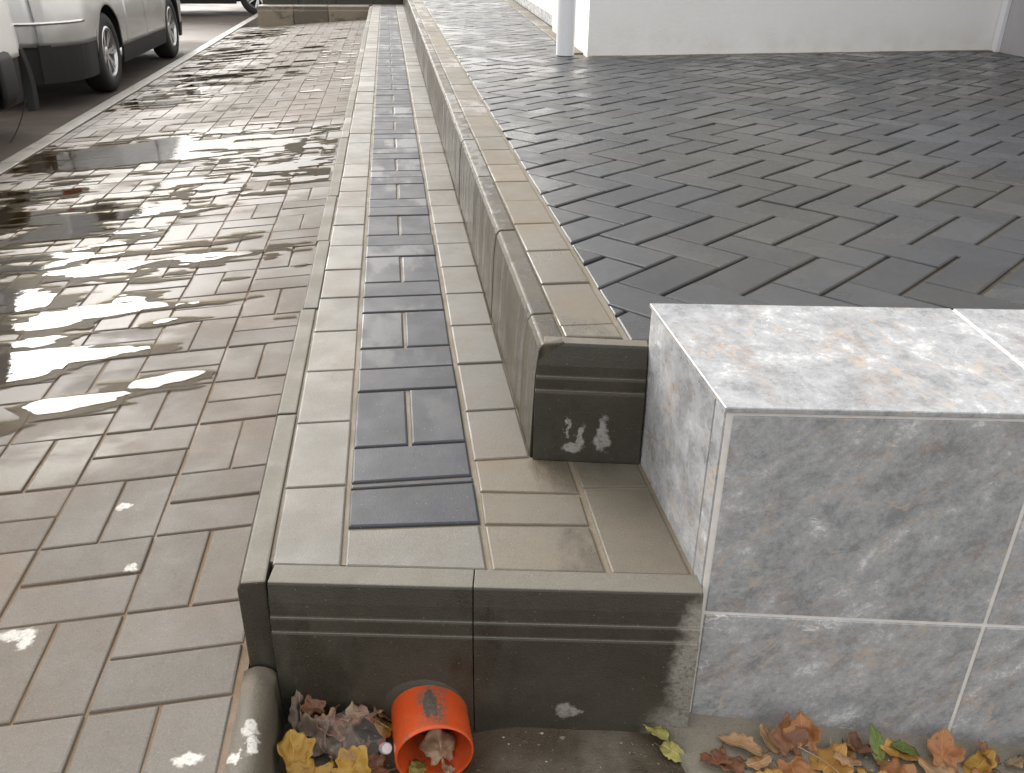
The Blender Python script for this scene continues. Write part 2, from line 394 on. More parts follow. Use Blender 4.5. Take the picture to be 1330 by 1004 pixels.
def prism_data(poly, th=0.03, bev=0.004, chip=0.0):
    """flat block with a rounded top arris, top at z=0"""
    n = len(poly)
    r0 = inset(poly, bev); r1 = inset(poly, bev * 0.3)
    if chip:
        r0 = [(x + random.uniform(-chip, chip), y + random.uniform(-chip, chip)) for x, y in r0]
    V = [(x, y, 0) for x, y in r0] + [(x, y, -bev * 0.35) for x, y in r1] + [(x, y, -bev) for x, y in poly] + [(x, y, -th) for x, y in poly]
    Fc = [tuple(range(n))]
    for k in range(3):
        for i in range(n):
            j = (i + 1) % n
            Fc.append((k * n + i, (k + 1) * n + i, (k + 1) * n + j, k * n + j))
    return V, Fc
_cache = {}
def rect_mesh(name, lx, ly, mat, th=0.03, bev=0.004, v=0):
    key = (name, round(lx, 3), round(ly, 3), mat.name, th, bev, v)
    if key not in _cache:
        a, b = lx / 2, ly / 2
        V, Fc = prism_data([(-a, -b), (a, -b), (a, b), (-a, b)], th, bev, 0.0007)
        _cache[key] = mesh_from(name, V, Fc, mat)
    return _cache[key]
class Field:
    """many pieces of one surface: the 300 that show largest become objects, the others one mesh"""
    def __init__(self, name, parent, mat, stuffname, cap=300):
        self.items = []; self.name = name; self.parent = parent; self.mat = mat; self.stuff = stuffname; self.cap = cap
    def add(self, poly, mtx, th=0.03, bev=0.004, rect=None):
        self.items.append((poly, mtx, th, bev, rect))
    def build(self):
        sc = []
        for k, (poly, mtx, th, bev, rect) in enumerate(self.items):
            cxy = Vector((sum(p[0] for p in poly) / len(poly), sum(p[1] for p in poly) / len(poly), 0))
            q = project(mtx @ cxy); s = 0
            if q and -15 < q[0] < 1345 and -25 < q[1] < 1030: s = abs(area(poly)) / q[2] ** 2
            sc.append((s, k))
        sc.sort(reverse=True)
        own = {k for s, k in sc[:self.cap] if s > 0}
        V, Fc = [], []
        for k, (poly, mtx, th, bev, rect) in enumerate(self.items):
            if k in own:
                if rect: me = rect_mesh(self.name, rect[0], rect[1], self.mat, th, bev, k % 4); 
                else:
                    v, f = prism_data(poly, th, bev, 0.0006); me = mesh_from(self.name, v, f, self.mat)
                o = obj(self.name, me, self.parent); o.matrix_local = mtx
            else:
                v, f = prism_data(poly, th, bev); b = len(V)
                V += [tuple(mtx @ Vector(p)) for p in v]; Fc += [tuple(i + b for i in g) for g in f]
        if V: obj(self.stuff, mesh_from(self.stuff, V, Fc, self.mat), self.parent, kind='stuff')

def prof_extrude(prof, p0, p1, d_out, ends=True):
    """profile points (out, z) swept from p0 to p1 (2D), 'out' measured along d_out"""
    V, Fc = [], []
    n = len(prof)
    for (px, py) in (p0, p1):
        for (o, z) in prof: V.append((px + d_out[0] * o, py + d_out[1] * o, z))
    for i in range(n):
        j = (i + 1) % n
        Fc.append((i, j, n + j, n + i))
    if ends: Fc += [tuple(range(n))[::-1], tuple(range(n, 2 * n))]
    return V, Fc
def stone(name, prof, p0, p1, d_out, mat, parent, top_mat=None, jit=0.0, bev=0.0025):
    V, Fc = prof_extrude(prof, p0, p1, d_out)
    bm = bmesh.new(); vs = [bm.verts.new(v) for v in V]
    for f in Fc: bm.faces.new([vs[i] for i in f])
    bmesh.ops.recalc_face_normals(bm, faces=bm.faces)
    if bev:
        bmesh.ops.bevel(bm, geom=[e for e in bm.edges if e.calc_face_angle(0) > 0.6], offset=bev, segments=2, affect='EDGES', profile=0.5)
    if jit:
        off = Vector((random.uniform(-jit, jit), random.uniform(-jit, jit), random.uniform(-jit, jit)))
        for v in bm.verts: v.co += off
    if top_mat is not None:
        bm.faces.ensure_lookup_table()
        bm.normal_update()
        for f in bm.faces:
            if f.normal.z > 0.75: f.material_index = 1
        return from_bm(name, bm, [mat, top_mat], parent)
    return from_bm(name, bm, mat, parent)

# ================================================================== LARGE STRUCTURE
ZR = -0.42
gme = mesh_from('ground', [(-900, -200, ZR - 0.05), (900, -200, ZR - 0.05), (900, 1500, ZR - 0.05), (-900, 1500, ZR - 0.05)], [(0, 1, 2, 3)], M['ground'])
obj('ground', gme, kind='structure')
road = obj('road', mesh_from('road', [(-11, -12, ZR), (-2.0, -12, ZR), (-2.0, 120, ZR), (-11, 120, ZR)], [(0, 1, 2, 3)], M['road']), kind='structure')
# cross street beyond the far kerb
for k, (x0, x1, y0, y1) in enumerate([(-4.62, -4.5, 12.5, 16.5), (-4.62, -4.5, 4.0, 8.0), (-4.62, -4.5, 21, 25)]):
    obj('lane_marking', mesh_from('lane_marking', [(x0, y0, ZR + .004), (x1, y0, ZR + .004), (x1, y1, ZR + .004), (x0, y1, ZR + .004)], [(0, 1, 2, 3)], M['line']), road)

# ---- sidewalk on the left, falling 6.5 % to the road
SL = 0.065
def zs(x): return -0.15 - SL * (-0.25 - x)
def undul(x, y): return 0.004 * mnoise.noise(Vector((x * 1.3, y * 0.9, 3.1)))
XS0, XS1, YS0, YS1 = -0.262, -1.93, 0.15, 12.64
n_y = 60; n_x = 14
V = []; Fc = []
for j in range(n_y + 1):
    for i in range(n_x + 1):
        x = XS0 + 0.012 + (XS1 - XS0 - 0.012) * i / n_x; y = YS0 - 0.6 + (YS1 + 0.6 - YS0) * j / n_y
        V.append((x, y, zs(x) + undul(x, y) - 0.0038))
for j in range(n_y):
    for i in range(n_x):
        a0 = j * (n_x + 1) + i; Fc.append((a0, a0 + n_x + 1, a0 + n_x + 2, a0 + 1))
sidewalk = obj('sidewalk', mesh_from('sidewalk', V, Fc, M['walk_bed']), kind='structure')
fld = Field('paver', sidewalk, M['walk'], 'paver_field')
U = 0.2; UY = 0.2033
tilt = -math.atan(-SL)
per_brick = []
for ci in range(9):
    for rj in range(-4, 58):
        x1 = XS0 - ci * U; x0 = x1 - U; y0 = 0.93 + rj * UY; y1 = y0 + UY
        if y1 > YS1 + 0.02: continue
        horiz = (ci + rj) % 2 == 0
        g = 0.0027
        if horiz: rects = [(x0, y0, x1, (y0 + y1) / 2), (x0, (y0 + y1) / 2, x1, y1)]
        else: rects = [(x0, y0, (x0 + x1) / 2, y1), ((x0 + x1) / 2, y0, x1, y1)]
        for (a0, b0, a1, b1) in rects:
            a0c = max(a0, XS1)
            if a1 - a0c < 0.02: continue
            cxm, cym = (a0c + a1) / 2, (b0 + b1) / 2
            lx, ly = a1 - a0c - 2 * g, b1 - b0 - 2 * g
            lx, ly = round(lx, 3), round(ly, 3)
            hx, hy = lx / 2, ly / 2
            mt = Matrix.Translation((cxm + random.uniform(-.001, .001), cym + random.uniform(-.001, .001), zs(cxm) + undul(cxm, cym) + random.uniform(-.0012, .0012))) @ \
                Matrix.Rotation(-math.atan(SL) + random.uniform(-.006, .006), 4, 'Y') @ Matrix.Rotation(random.uniform(-.006, .006), 4, 'X') @ Matrix.Rotation(random.uniform(-.008, .008), 4, 'Z')
            fld.add([(-hx, -hy), (hx, -hy), (hx, hy), (-hx, hy)], mt, 0.05, 0.0028, (lx, ly))
            per_brick.append((a0c, b0, a1, b1, random.random(), horiz))
fld.build()

# kerb along the road
rk = obj('road_kerb', mesh_from('road_kerb', [(-2.055, -0.5, -0.6), (-1.94, -0.5, -0.6), (-1.94, 16, -0.6), (-2.055, 16, -0.6), (-2.055, -0.5, -0.29), (-1.94, -0.5, -0.29), (-1.94, 16, -0.29), (-2.055, 16, -0.29)],
         [(0, 1, 5, 4), (1, 2, 6, 5), (2, 3, 7, 6), (3, 0, 4, 7), (4, 5, 6, 7)], M['walk_bed']), kind='structure')
y = -0.4
while y < 16:
    stone('kerb_stone', [(0, -0.55), (0.118, -0.55), (0.126, -0.285), (0.112, zs(-2.06) + 0.004), (0, zs(-1.94) + 0.006)], (-1.936, y + .003), (-1.936, y + .747), (-1, 0), M['road_kerb'], rk, jit=0.002, bev=0.004)
    y += 0.75

# ---- raised path (z = 0) with its kerb
def yf(x): return 0.975 - 0.157 * (x + 0.203)          # kerb front edge, skewed
def yl(x): return 1.016 - 0.160 * (x + 0.206)          # back of the kerb lip
ZJ = -0.0035
poly = [(-0.215, 1.03), (-0.215, 13.2), (0.225, 13.2), (0.225, 1.262), (0.395, 1.23), (0.395, 0.91)]
V = [(x, y, ZJ) for x, y in poly] + [(x, y, -0.5) for x, y in poly]
n = len(poly)
path = obj('raised_path', mesh_from('raised_path', V, [tuple(range(n))[::-1]] + [(i, (i + 1) % n, n + (i + 1) % n, n + i) for i in range(n)], M['joint']), kind='structure')
def rect_piece(name, mat, x0, y0, x1, y1, z, parent, g=0.0022, bev=0.0032, rot=0.004, hz=0.0012):
    lx, ly = round(x1 - x0 - 2 * g, 3), round(y1 - y0 - 2 * g, 3)
    o = obj(name, rect_mesh(name, lx, ly, mat, 0.045, bev, random.randint(0, 3)), parent)
    o.matrix_local = Matrix.Translation(((x0 + x1) / 2 + random.uniform(-.0006, .0006), (y0 + y1) / 2 + random.uniform(-.0006, .0006), z + random.uniform(-hz, hz))) @ \
        Matrix.Rotation(random.uniform(-rot, rot), 4, 'Y') @ Matrix.Rotation(random.uniform(-rot, rot), 4, 'X') @ Matrix.Rotation(random.uniform(-.006, .006), 4, 'Z')
    return o
def poly_piece(name, mat, poly, z, parent, g=0.0022, bev=0.0032, th=0.045):
    if area(poly) < 0: poly = poly[::-1]
    poly = inset(poly, g)
    cx_, cy_ = sum(p[0] for p in poly) / len(poly), sum(p[1] for p in poly) / len(poly)
    v, f = prism_data([(x - cx_, y - cy_) for x, y in poly], th, bev, 0.0006)
    o = obj(name, mesh_from(name, v, f, mat), parent); o.location = (cx_, cy_, z + random.uniform(-.001, .001))
    return o
# dark strip, basket weave one unit wide
D = M['dark']
poly_piece('dark_paver', D, [(-0.1, 1.092), (0.101, 1.080), (0.101, 1.192), (-0.1, 1.193)], 0.001, path, 0.001, 0.004)
poly_piece('dark_paver', D, [(-0.1, 1.197), (0.101, 1.196), (0.101, 1.211), (-0.1, 1.211)], -0.001, path, 0.001, 0.003)
rect_piece('dark_paver', D, -0.1, 1.213, 0.101, 1.324, 0.001, path, bev=0.004)
rect_piece('dark_paver', D, -0.1, 1.324, -0.001, 1.537, 0.001, path, 0.0026, 0.004); rect_piece('dark_paver', D, 0.001, 1.324, 0.101, 1.537, 0.001, path, 0.0026, 0.004)
yb = 1.537; k = 0
while yb < 12.85:
    p = 0.2045
    if k % 2 == 0:
        rect_piece('dark_paver', D, -0.1, yb, 0.1, yb + p / 2, 0, path, bev=0.004); rect_piece('dark_paver', D, -0.1, yb + p / 2, 0.1, yb + p, 0, path, bev=0.004)
    else:
        rect_piece('dark_paver', D, -0.1, yb, 0.0, yb + p, 0, path, 0.0024, 0.004); rect_piece('dark_paver', D, 0.0, yb, 0.1, yb + p, 0, path, 0.0024, 0.004)
    yb += p; k += 1
# pale rows either side
P = M['pale']
ys = [yl(-0.15), 1.211, 1.425, 1.642, 1.848]
while ys[-1] < 12.8: ys.append(ys[-1] + 0.2065)
poly_piece('pale_paver', P, [(-0.205, yl(-0.205)), (-0.104, yl(-0.104)), (-0.104, 1.209), (-0.205, 1.213)], 0, path)
for i in range(1, len(ys) - 1): rect_piece('pale_paver', P, -0.205 + random.uniform(-.002, .002), ys[i], -0.104, ys[i + 1], 0, path)
ys = [1.262, 1.437, 1.642]
while ys[-1] < 12.9: ys.append(ys[-1] + 0.2045)
for i in range(len(ys) - 1): rect_piece('pale_paver', P, 0.104, ys[i], 0.2045, ys[i + 1], 0, path)
# the corner in front of the strip
for pl in ([(-0.102, yl(-0.102)), (0.100, yl(0.100)), (0.100, 1.077), (-0.102, 1.088)],
           [(0.104, yl(0.104)), (0.266, yl(0.266)), (0.266, 1.052), (0.104, 1.074)],
           [(0.104, 1.077), (0.266, 1.055), (0.268, 1.138), (0.106, 1.163)],
           [(0.106, 1.166), (0.268, 1.141), (0.268, 1.243), (0.206, 1.258), (0.106, 1.262)],
           [(0.270, yl(0.270)), (0.384, yl(0.384)), (0.384, 1.145), (0.272, 1.155)],
           [(0.272, 1.158), (0.384, 1.148), (0.384, 1.222), (0.271, 1.243)]):
    poly_piece('pale_paver', M['cap'] if pl[0][0] > 0.1 else P, pl, 0, path)
# kerb stones, left side and skewed front
kerb = obj('path_kerb', mesh_from('path_kerb', [(-0.243, 1.0, -0.6), (-0.209, 1.0, -0.6), (-0.209, 12.9, -0.6), (-0.243, 12.9, -0.6), (-0.243, 1.0, -0.008), (-0.209, 1.0, -0.008), (-0.209, 12.9, -0.008), (-0.243, 12.9, -0.008)],
           [(0, 1, 5, 4), (1, 2, 6, 5), (2, 3, 7, 6), (3, 0, 4, 7), (4, 5, 6, 7)], M['joint']), kind='structure')
KP = [(0, -0.5), (0.040, -0.5), (0.040, -0.012), (0.034, 0.001), (0, 0.001)]
ky = [yf(-0.23), 1.462, 1.986, 2.519, 3.024, 3.517]
while ky[-1] < 12.6: ky.append(ky[-1] + 0.505)
kxo = [0.0, -0.004, 0.004, -0.003, 0.003, 0.0]
for i in range(len(ky) - 1):
    xo = (-0.2075, -0.2075 - 0.001, -0.203, -0.208, -0.2035, -0.206)[i] if i < 6 else -0.206 + random.uniform(-.002, .002)
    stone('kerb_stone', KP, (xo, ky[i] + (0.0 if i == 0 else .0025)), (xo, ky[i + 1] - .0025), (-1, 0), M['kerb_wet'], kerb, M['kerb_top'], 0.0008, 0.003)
# grooved front profile: lip, bevel, two drip ledges
FP = [(-0.05, -0.5), (0.012, -0.5), (0.0115, -0.0805), (0.0100, -0.0782), (0.0080, -0.077), (0.0085, -0.0560), (0.0070, -0.0542), (0.0048, -0.053), (0.0035, -0.030), (-0.0015, -0.003), (-0.004, 0.0), (-0.0405, 0.001), (-0.05, -0.02)]
dlen = math.hypot(1, 0.157); dv = (1 / dlen, -0.157 / dlen); nv = (-0.157 / dlen, -1 / dlen)
def fpt(x): return (x, yf(x))
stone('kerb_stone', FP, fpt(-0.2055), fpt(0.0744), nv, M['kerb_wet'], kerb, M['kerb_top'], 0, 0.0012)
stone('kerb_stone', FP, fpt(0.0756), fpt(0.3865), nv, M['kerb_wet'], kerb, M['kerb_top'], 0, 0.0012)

# ---- far end: the path turns left behind a step, then a second riser
yE = 12.66
fk = empty('far_step', (0, 0, 0), label='low concrete kerb step closing off the far end of the sidewalk', category='step')
xx = -1.70
fprof = [(-0.3, -0.6), (0.012, -0.6), (0.010, -0.06), (0.0, -0.045), (0.004, -0.004), (0, 0.0), (-0.3, 0.001)]
for i, x1 in enumerate((-1.24, -0.79, -0.25)):
    stone('kerb_stone', fprof, (xx + .003, yE), (x1 - .003, yE), (0, -1), M['far_face'], fk, M['pale'], 0.001, 0.004); xx = x1
    pass
rise = empty('far_riser', (0, 0, 0), label='dark damp riser across the far end of the raised path', category='step')
xx = -1.68
for x1 in (-1.2, -0.7, -0.2, 0.203):
    stone('kerb_stone', [(-0.4, -0.3), (0.0, -0.3), (0.0, 0.155), (-0.012, 0.168), (-0.4, 0.168)], (xx + .002, 13.12), (x1 - .002, 13.12), (0, -1), M['kerb_wet'], rise, M['kerb_wet'], 0.001, 0.004); xx = x1
obj('landing', mesh_from('landing', [(-1.69, 12.95, -0.002), (-0.2, 12.95, -0.002), (-0.2, 13.14, -0.002), (-1.69, 13.14, -0.002)], [(0, 1, 2, 3)], M['pale']), fk)

# ---- retaining wall and terrace
ZT = 0.210
wall = empty('retaining_wall', (0.24, 1.25, 0), label='low wet concrete retaining wall beside the pale and charcoal path', category='wall')
inv = Matrix.Translation((-0.24, -1.25, 0))
def wparent(o): o.parent = wall; o.matrix_parent_inverse = inv; return o
WP = [(0.055, -0.3), (-0.0, -0.3), (0.001, 0.008), (-0.005, 0.150), (-0.0105, 0.200), (-0.0150, ZT - 0.003), (-0.0172, ZT), (-0.0535, ZT + 0.001), (-0.06, ZT - 0.02)]
WPx = [(o, z) for (o, z) in WP]
wy = [1.262, 1.393, 1.887, 2.389]
while wy[-1] < 13.4: wy.append(wy[-1] + 0.5)
for i in range(len(wy) - 1):
    o = stone('wall_stone', [(-q, z) for q, z in WPx] if False else WPx, (0.2045, wy[i] + .0022), (0.2045, wy[i + 1] - .0022), (-1, 0), M['wall_side'], None, M['lip'], 0.001, 0.003)
    wparent(o)
def wf(x): return 1.262 - 0.2 * (x - 0.207)
wl = math.hypot(1, .2); wn = (-0.2 / wl, -1 / wl)
FW = [(-0.035, -0.3), (0.006, -0.3), (0.006, ZT - 0.083), (0.0035, ZT - 0.0795), (0.001, ZT - 0.078), (0.003, ZT - 0.0585), (0.001, ZT - 0.0555), (-0.0015, ZT - 0.054), (-0.001, ZT - 0.036), (-0.009, ZT - 0.004), (-0.012, ZT), (-0.034, ZT + 0.001), (-0.04, ZT - 0.02)]
o = stone('wall_stone', FW, (0.2075, wf(0.2075)), (0.386, wf(0.386)), wn, M['wall_wet'], None, M['cap'], 0, 0.0012); wparent(o)
# batter the left end of the end stone so that it follows the side profile
for v in o.data.vertices:
    if v.co.x < 0.24 and v.co.z > 0: v.co.x += -0.0025 + float(np.interp(v.co.z, [0, 0.15, 0.200, ZT], [0, 0.005, 0.0105, 0.0165]))
ys = [1.262, 1.334, 1.536, 1.733]
while ys[-1] < 13.3: ys.append(ys[-1] + 0.198)
poly_piece('cap_paver', M['cap'], [(0.2595, 1.288), (0.3575, 1.272), (0.3575, 1.336), (0.2595, 1.336)], ZT + .001, None)
wparent(bpy.context.scene.collection.objects[-1])
for i in range(1, len(ys) - 1):
    wparent(rect_piece('cap_paver', M['cap'], 0.2595, ys[i], 0.3575, ys[i + 1], ZT + 0.001, None))
wcore = obj('wall_core', mesh_from('wall_core', [(0.25, 1.29, -0.3), (0.366, 1.27, -0.3), (0.366, 13.4, -0.3), (0.25, 13.4, -0.3), (0.25, 1.29, ZT - .003), (0.366, 1.27, ZT - .003), (0.366, 13.4, ZT - .003), (0.25, 13.4, ZT - .003)],
            [(0, 1, 5, 4), (1, 2, 6, 5), (2, 3, 7, 6), (3, 0, 4, 7), (4, 5, 6, 7)], M['joint'])); wparent(wcore)

# building footprint (white house) measured on the terrace
B0, B1 = (1.109, 5.163), (3.768, 5.39)
def yb_wall(x): return B0[1] + (B1[1] - B0[1]) / (B1[0] - B0[0]) * (x - B0[0])
def xb_side(y): return 1.068 + 0.0432 * (y - 6.02)
TZ = ZT - 0.008
tp = [(0.362, 1.262), (0.395, 1.245), (3.9, 0.72), (3.9, 5.6), (1.7, 5.6), (1.9, 14), (0.362, 14)]
n = len(tp)
V = [(x, y, TZ) for x, y in tp] + [(x, y, -0.5) for x, y in tp]
terrace = obj('terrace', mesh_from('terrace', V, [tuple(range(n))] + [(i, n + i, n + (i + 1) % n, (i + 1) % n) for i in range(n)], M['herring_bed']), kind='structure')
hf = Field('herringbone_paver', terrace, M['herring'], 'herringbone_field')
ANG = math.radians(39.5); HW = 0.1057
e1 = (math.cos(ANG), math.sin(ANG)); e2 = (-math.sin(ANG), math.cos(ANG)); O = (0.4737, 1.458)
def hpt(u, v): return (O[0] + HW * (u * e1[0] + v * e2[0]), O[1] + HW * (u * e1[1] + v * e2[1]))
for mm in range(-40, 60):
    for kk in range(-60, 60):
        for typ in (0, 1):
            u0, v0 = (kk + 2 * mm, -kk + 2 * mm) if typ == 0 else (2 + kk + 2 * mm, -kk + 2 * mm)
            du, dvv = (2, 1) if typ == 0 else (1, 2)
            cxm, cym = hpt(u0 + du / 2, v0 + dvv / 2)
            if not (0.2 < cxm < 4.0 and 0.6 < cym < 13.6): continue
            # wide open joints along one direction, tight ones along the other
            ga, gb = 0.0019 / HW, 0.0047 / HW
            q = [(u0 + ga, v0 + gb), (u0 + du - ga, v0 + gb), (u0 + du - ga, v0 + dvv - gb), (u0 + ga, v0 + dvv - gb)]
            pl = [hpt(*p) for p in q]; full = pl
            pl = clip(pl, -1, 0, -0.3655)
            pl = clip(pl, -0.15, -1, -(1.262 + 0.15 * 0.39))
            if cym < 5.28 and pl:
                s = (B1[1] - B0[1]) / (B1[0] - B0[0])
                if cxm > 1.02: pl = clip(pl, -s, 1, B0[1] - s * B0[0] - 0.055)
                else: pl = clip(pl, 1, -0.0432, 1.068 - 0.0432 * 6.02 + 0.02) if cym > 5.05 else pl
                if pl: pl = clip(pl, 1, 0.0, 3.70)
            elif pl:
                pl = clip(pl, 1, -0.0432, 1.068 - 0.0432 * 6.02)
            pl = dedupe(pl) if pl else pl
            if len(pl) < 3 or abs(area(pl)) < 3e-4: continue
            cx_, cy_ = sum(p[0] for p in pl) / len(pl), sum(p[1] for p in pl) / len(pl)
            mt = Matrix.Translation((cx_, cy_, ZT + random.uniform(-.001, .0015))) @ Matrix.Rotation(random.uniform(-.014, .014), 4, 'X') @ Matrix.Rotation(random.uniform(-.014, .014), 4, 'Y')
            hf.add([(p[0] - cx_, p[1] - cy_) for p in pl], mt, 0.04, 0.0035)
hf.build()
# narrow edging of tan pavers along the house side
y = 5.3
while y < 13.2:
    x0, x1 = xb_side(y) + .004, xb_side(y + .2) + .004
    poly_piece('edging_paver', M['cap'], [(x0, y), (x0 + 0.102, y), (x1 + 0.102, y + .2), (x1, y + .2)], ZT + .002, terrace); y += 0.2
x = 1.12
while x < 3.65:
    poly_piece('edging_paver', M['cap'], [(x, yb_wall(x) - 0.052), (x + .2, yb_wall(x + .2) - 0.052), (x + .2, yb_wall(x + .2) + .03), (x, yb_wall(x) + .03)], ZT + .001, terrace); x += 0.2

house = empty('white_house', (2.4, 5.3, ZT), label='white roughcast house standing at the back of the charcoal terrace', category='house')
hinv = Matrix.Translation((-2.4, -5.3, -ZT))
def hpart(o): o.parent = house; o.matrix_parent_inverse = hinv; return o
def prism_obj(name, poly, z0, z1, mat):
    n = len(poly)
    if area(poly) < 0: poly = poly[::-1]
    V = [(x, y, z0) for x, y in poly] + [(x, y, z1) for x, y in poly]
    return obj(name, mesh_from(name, V, [tuple(range(n))[::-1], tuple(range(n, 2 * n))] + [(i, (i + 1) % n, n + (i + 1) % n, n + i) for i in range(n)], mat))
hpart(prism_obj('wall', [B0, B1, (4.3, 5.44), (4.3, 14), (1.62, 14), (1.42, 6.72), (1.172, 6.70)], ZT - .02, 3.1, M['render']))
hpart(prism_obj('roof', [(1.109, 5.17), (3.76, 5.39), (4.3, 5.45), (4.3, 14), (1.62, 14), (1.42, 6.73), (1.18, 6.7)], 3.103, 3.24, M['roofing']))
# side wall at the right, with a white corner bead
hpart(prism_obj('side_wall', [(3.775, 5.385), (3.60, 3.9), (3.55, 2.6), (3.75, 2.6), (3.85, 3.9), (4.2, 5.40)], ZT - .02, 2.4, M['grey_render']))
hpart(prism_obj('corner_bead', [(3.735, 5.383), (3.775, 5.386), (3.768, 5.345), (3.742, 5.343)], ZT - .01, 2.4, M['white_pvc']))
# marble doorstep along the side
y = 6.74
while y < 12.5:
    x0 = xb_side(y) + 0.115; x1 = xb_side(y + .6) + .115
    s = hpart(prism_obj('doorstep', [(x0, y), (x0 + .2, y), (x1 + .2, y + .595), (x1, y + .595)], ZT, ZT + 0.085, M['marble']))
    s2 = prism_obj('doorstep_slab', [(x0 - .008, y - .004), (x0 + .2, y - .004), (x1 + .2, y + .595), (x1 - .008, y + .595)], ZT + 0.086, ZT + 0.104, M['white_pvc'])
    s2.parent = s; y += 0.6
# downpipe
def lathe(prof, seg=40, axis='Z'):
    V, Fc = [], []
    for (r, z) in prof:
        for k in range(seg):
            t = 2 * math.pi * k / seg
            V.append((r * math.cos(t), r * math.sin(t), z) if axis == 'Z' else (r * math.cos(t), z, r * math.sin(t)))
    for i in range(len(prof) - 1):
        for k in range(seg):
            kk = (k + 1) % seg; Fc.append((i * seg + k, i * seg + kk, (i + 1) * seg + kk, (i + 1) * seg + k))
    return V, Fc
V, Fc = lathe([(0.048, 0.0), (0.0515, 0.0), (0.0515, 2.85), (0.048, 2.85)], 72)
dp = obj('downpipe', mesh_from('downpipe', V, Fc, M['white_pvc'])); dp.location = (0.985, 5.19, ZT + .004); hpart(dp)
for z in (0.9, 2.2):
    V, Fc = lathe([(0.052, -0.015), (0.056, -0.015), (0.056, 0.015), (0.052, 0.015)], 32)
    b = obj('pipe_bracket', mesh_from('pipe_bracket', V, Fc, M['white_pvc'])); b.parent = dp; b.location = (0, 0, z)

# ---- marble clad block
BX, BY, BT = 0.389, 0.899, 0.283
def bf(x): return BY - 0.157 * (x - BX)
def bb(x): return 1.243 - 0.152 * (x - BX)
XR = 1.62
block = obj('marble_plinth', None) if False else empty('marble_plinth', (BX, BY, -0.3), label='grey veined marble tiled plinth at the end of the retaining wall', category='plinth')
binv = Matrix.Translation((-BX, -BY, 0.3))
def bpart(o): o.parent = block; o.matrix_parent_inverse = binv; return o
ins = 0.0022
bpart(prism_obj('grout_core', [(BX + ins, bf(BX) + ins), (XR - .004, bf(XR) + ins), (XR - .004, bb(XR) - ins), (BX + ins, bb(BX) - ins)], -0.5, BT - ins, M['grout']))
def tile(corners, nrm, th=0.012, name='tile', bev=0.0014, mat=None):
    """slab from four outer corners (counter-clockwise seen from outside)"""
    nrm = Vector(nrm).normalized()
    bm = bmesh.new()
    a = [bm.verts.new(Vector(c)) for c in corners]; b = [bm.verts.new(Vector(c) - nrm * th) for c in corners]
    bm.faces.new(a); bm.faces.new(b[::-1])
    for i in range(4): bm.faces.new((a[i], b[i], b[(i + 1) % 4], a[(i + 1) % 4]))
    bmesh.ops.recalc_face_normals(bm, faces=bm.faces)
    bmesh.ops.bevel(bm, geom=list(bm.edges), offset=bev, segments=1, affect='EDGES')
    return bpart(from_bm(name, bm, mat or M['marble']))
fn = (-0.157, -1, 0); gp = 0.0028
cols = [(BX + 0.007, 0.785), (0.785, 1.19), (1.19, XR)]
for (x0, x1) in cols:
    for (zt0, zt1, s) in ((-0.047, BT - 0.0115, 0), (-0.5, -0.047, 0)):
        xa, xb = x0 + gp, x1 - gp
        tl = lambda x: -0.026 * (x - BX)
        tile([(xa, bf(xa), (zt0 + gp + (tl(xa) if zt0 > -.4 else 0))), (xb, bf(xb), zt0 + gp + (tl(xb) if zt0 > -.4 else 0)),
              (xb, bf(xb), zt1 - gp + (tl(xb) if zt1 < 0.1 else 0)), (xa, bf(xa), zt1 - gp + (tl(xa) if zt1 < .1 else 0))], fn)
# top slabs, laid with a slight overhang
for (xa0, xa1, xb0, xb1) in ((BX - 0.003, BX - .003, 0.812, 0.852), (0.8165, 0.8565, 1.24, 1.27), (1.2445, 1.2745, XR, XR)):
    tile([(xa0, bf(xa0) - .004, BT), (xb0, bf(xb0) - .004, BT), (xb1, bb(xb1), BT), (xa1, bb(xa1), BT)], (0, 0, 1), 0.0075, 'top_slab', 0.0012)
# left face: one long tile and a narrow closing strip at the front
tile([(BX, bb(BX) - .002, -0.3), (BX, BY + 0.040, -0.3), (BX, BY + 0.040, BT - .009), (BX, bb(BX) - .002, BT - .009)], (-1, 0, 0), 0.008)
tile([(BX, BY + 0.0375, -0.5), (BX, BY + 0.004, -0.5), (BX, BY + 0.004, BT - .009), (BX, BY + 0.0375, BT - .009)], (-1, 0, 0), 0.008)

# ---- gutter in front
def zg(x, y=0.0): return -0.252 - (0.095 * max(0, x - 0.36)) - 0.05 * max(0, -x - 0.1) - 0.04 * math.exp(-((x - .012) / .075) ** 2 - ((y - .86) / .13) ** 2)
V, Fc = [], []
nx_, ny_ = 90, 60
for j in range(ny_ + 1):
    for i in range(nx_ + 1):
        x = -0.26 + 2.0 * i / nx_; y = -0.2 + 1.25 * j / ny_
        V.append((x, y, zg(x, y) + 0.004 * mnoise.noise(Vector((x * 14, y * 14, 0))) + 0.008 * mnoise.noise(Vector((x * 4, y * 4, 5)))))
for j in range(ny_):
    for i in range(nx_):
        a0 = j * (nx_ + 1) + i; Fc.append((a0, a0 + 1, a0 + nx_ + 2, a0 + nx_ + 1))
obj('gutter', mesh_from('gutter', V, Fc, M['gutter'], True), kind='structure')
ft = [(0.352, 0.915), (0.362, 0.80), (0.375, 0.62), (1.75, 0.40), (1.75, 0.70)]
n = 24; V = []; Fc = []
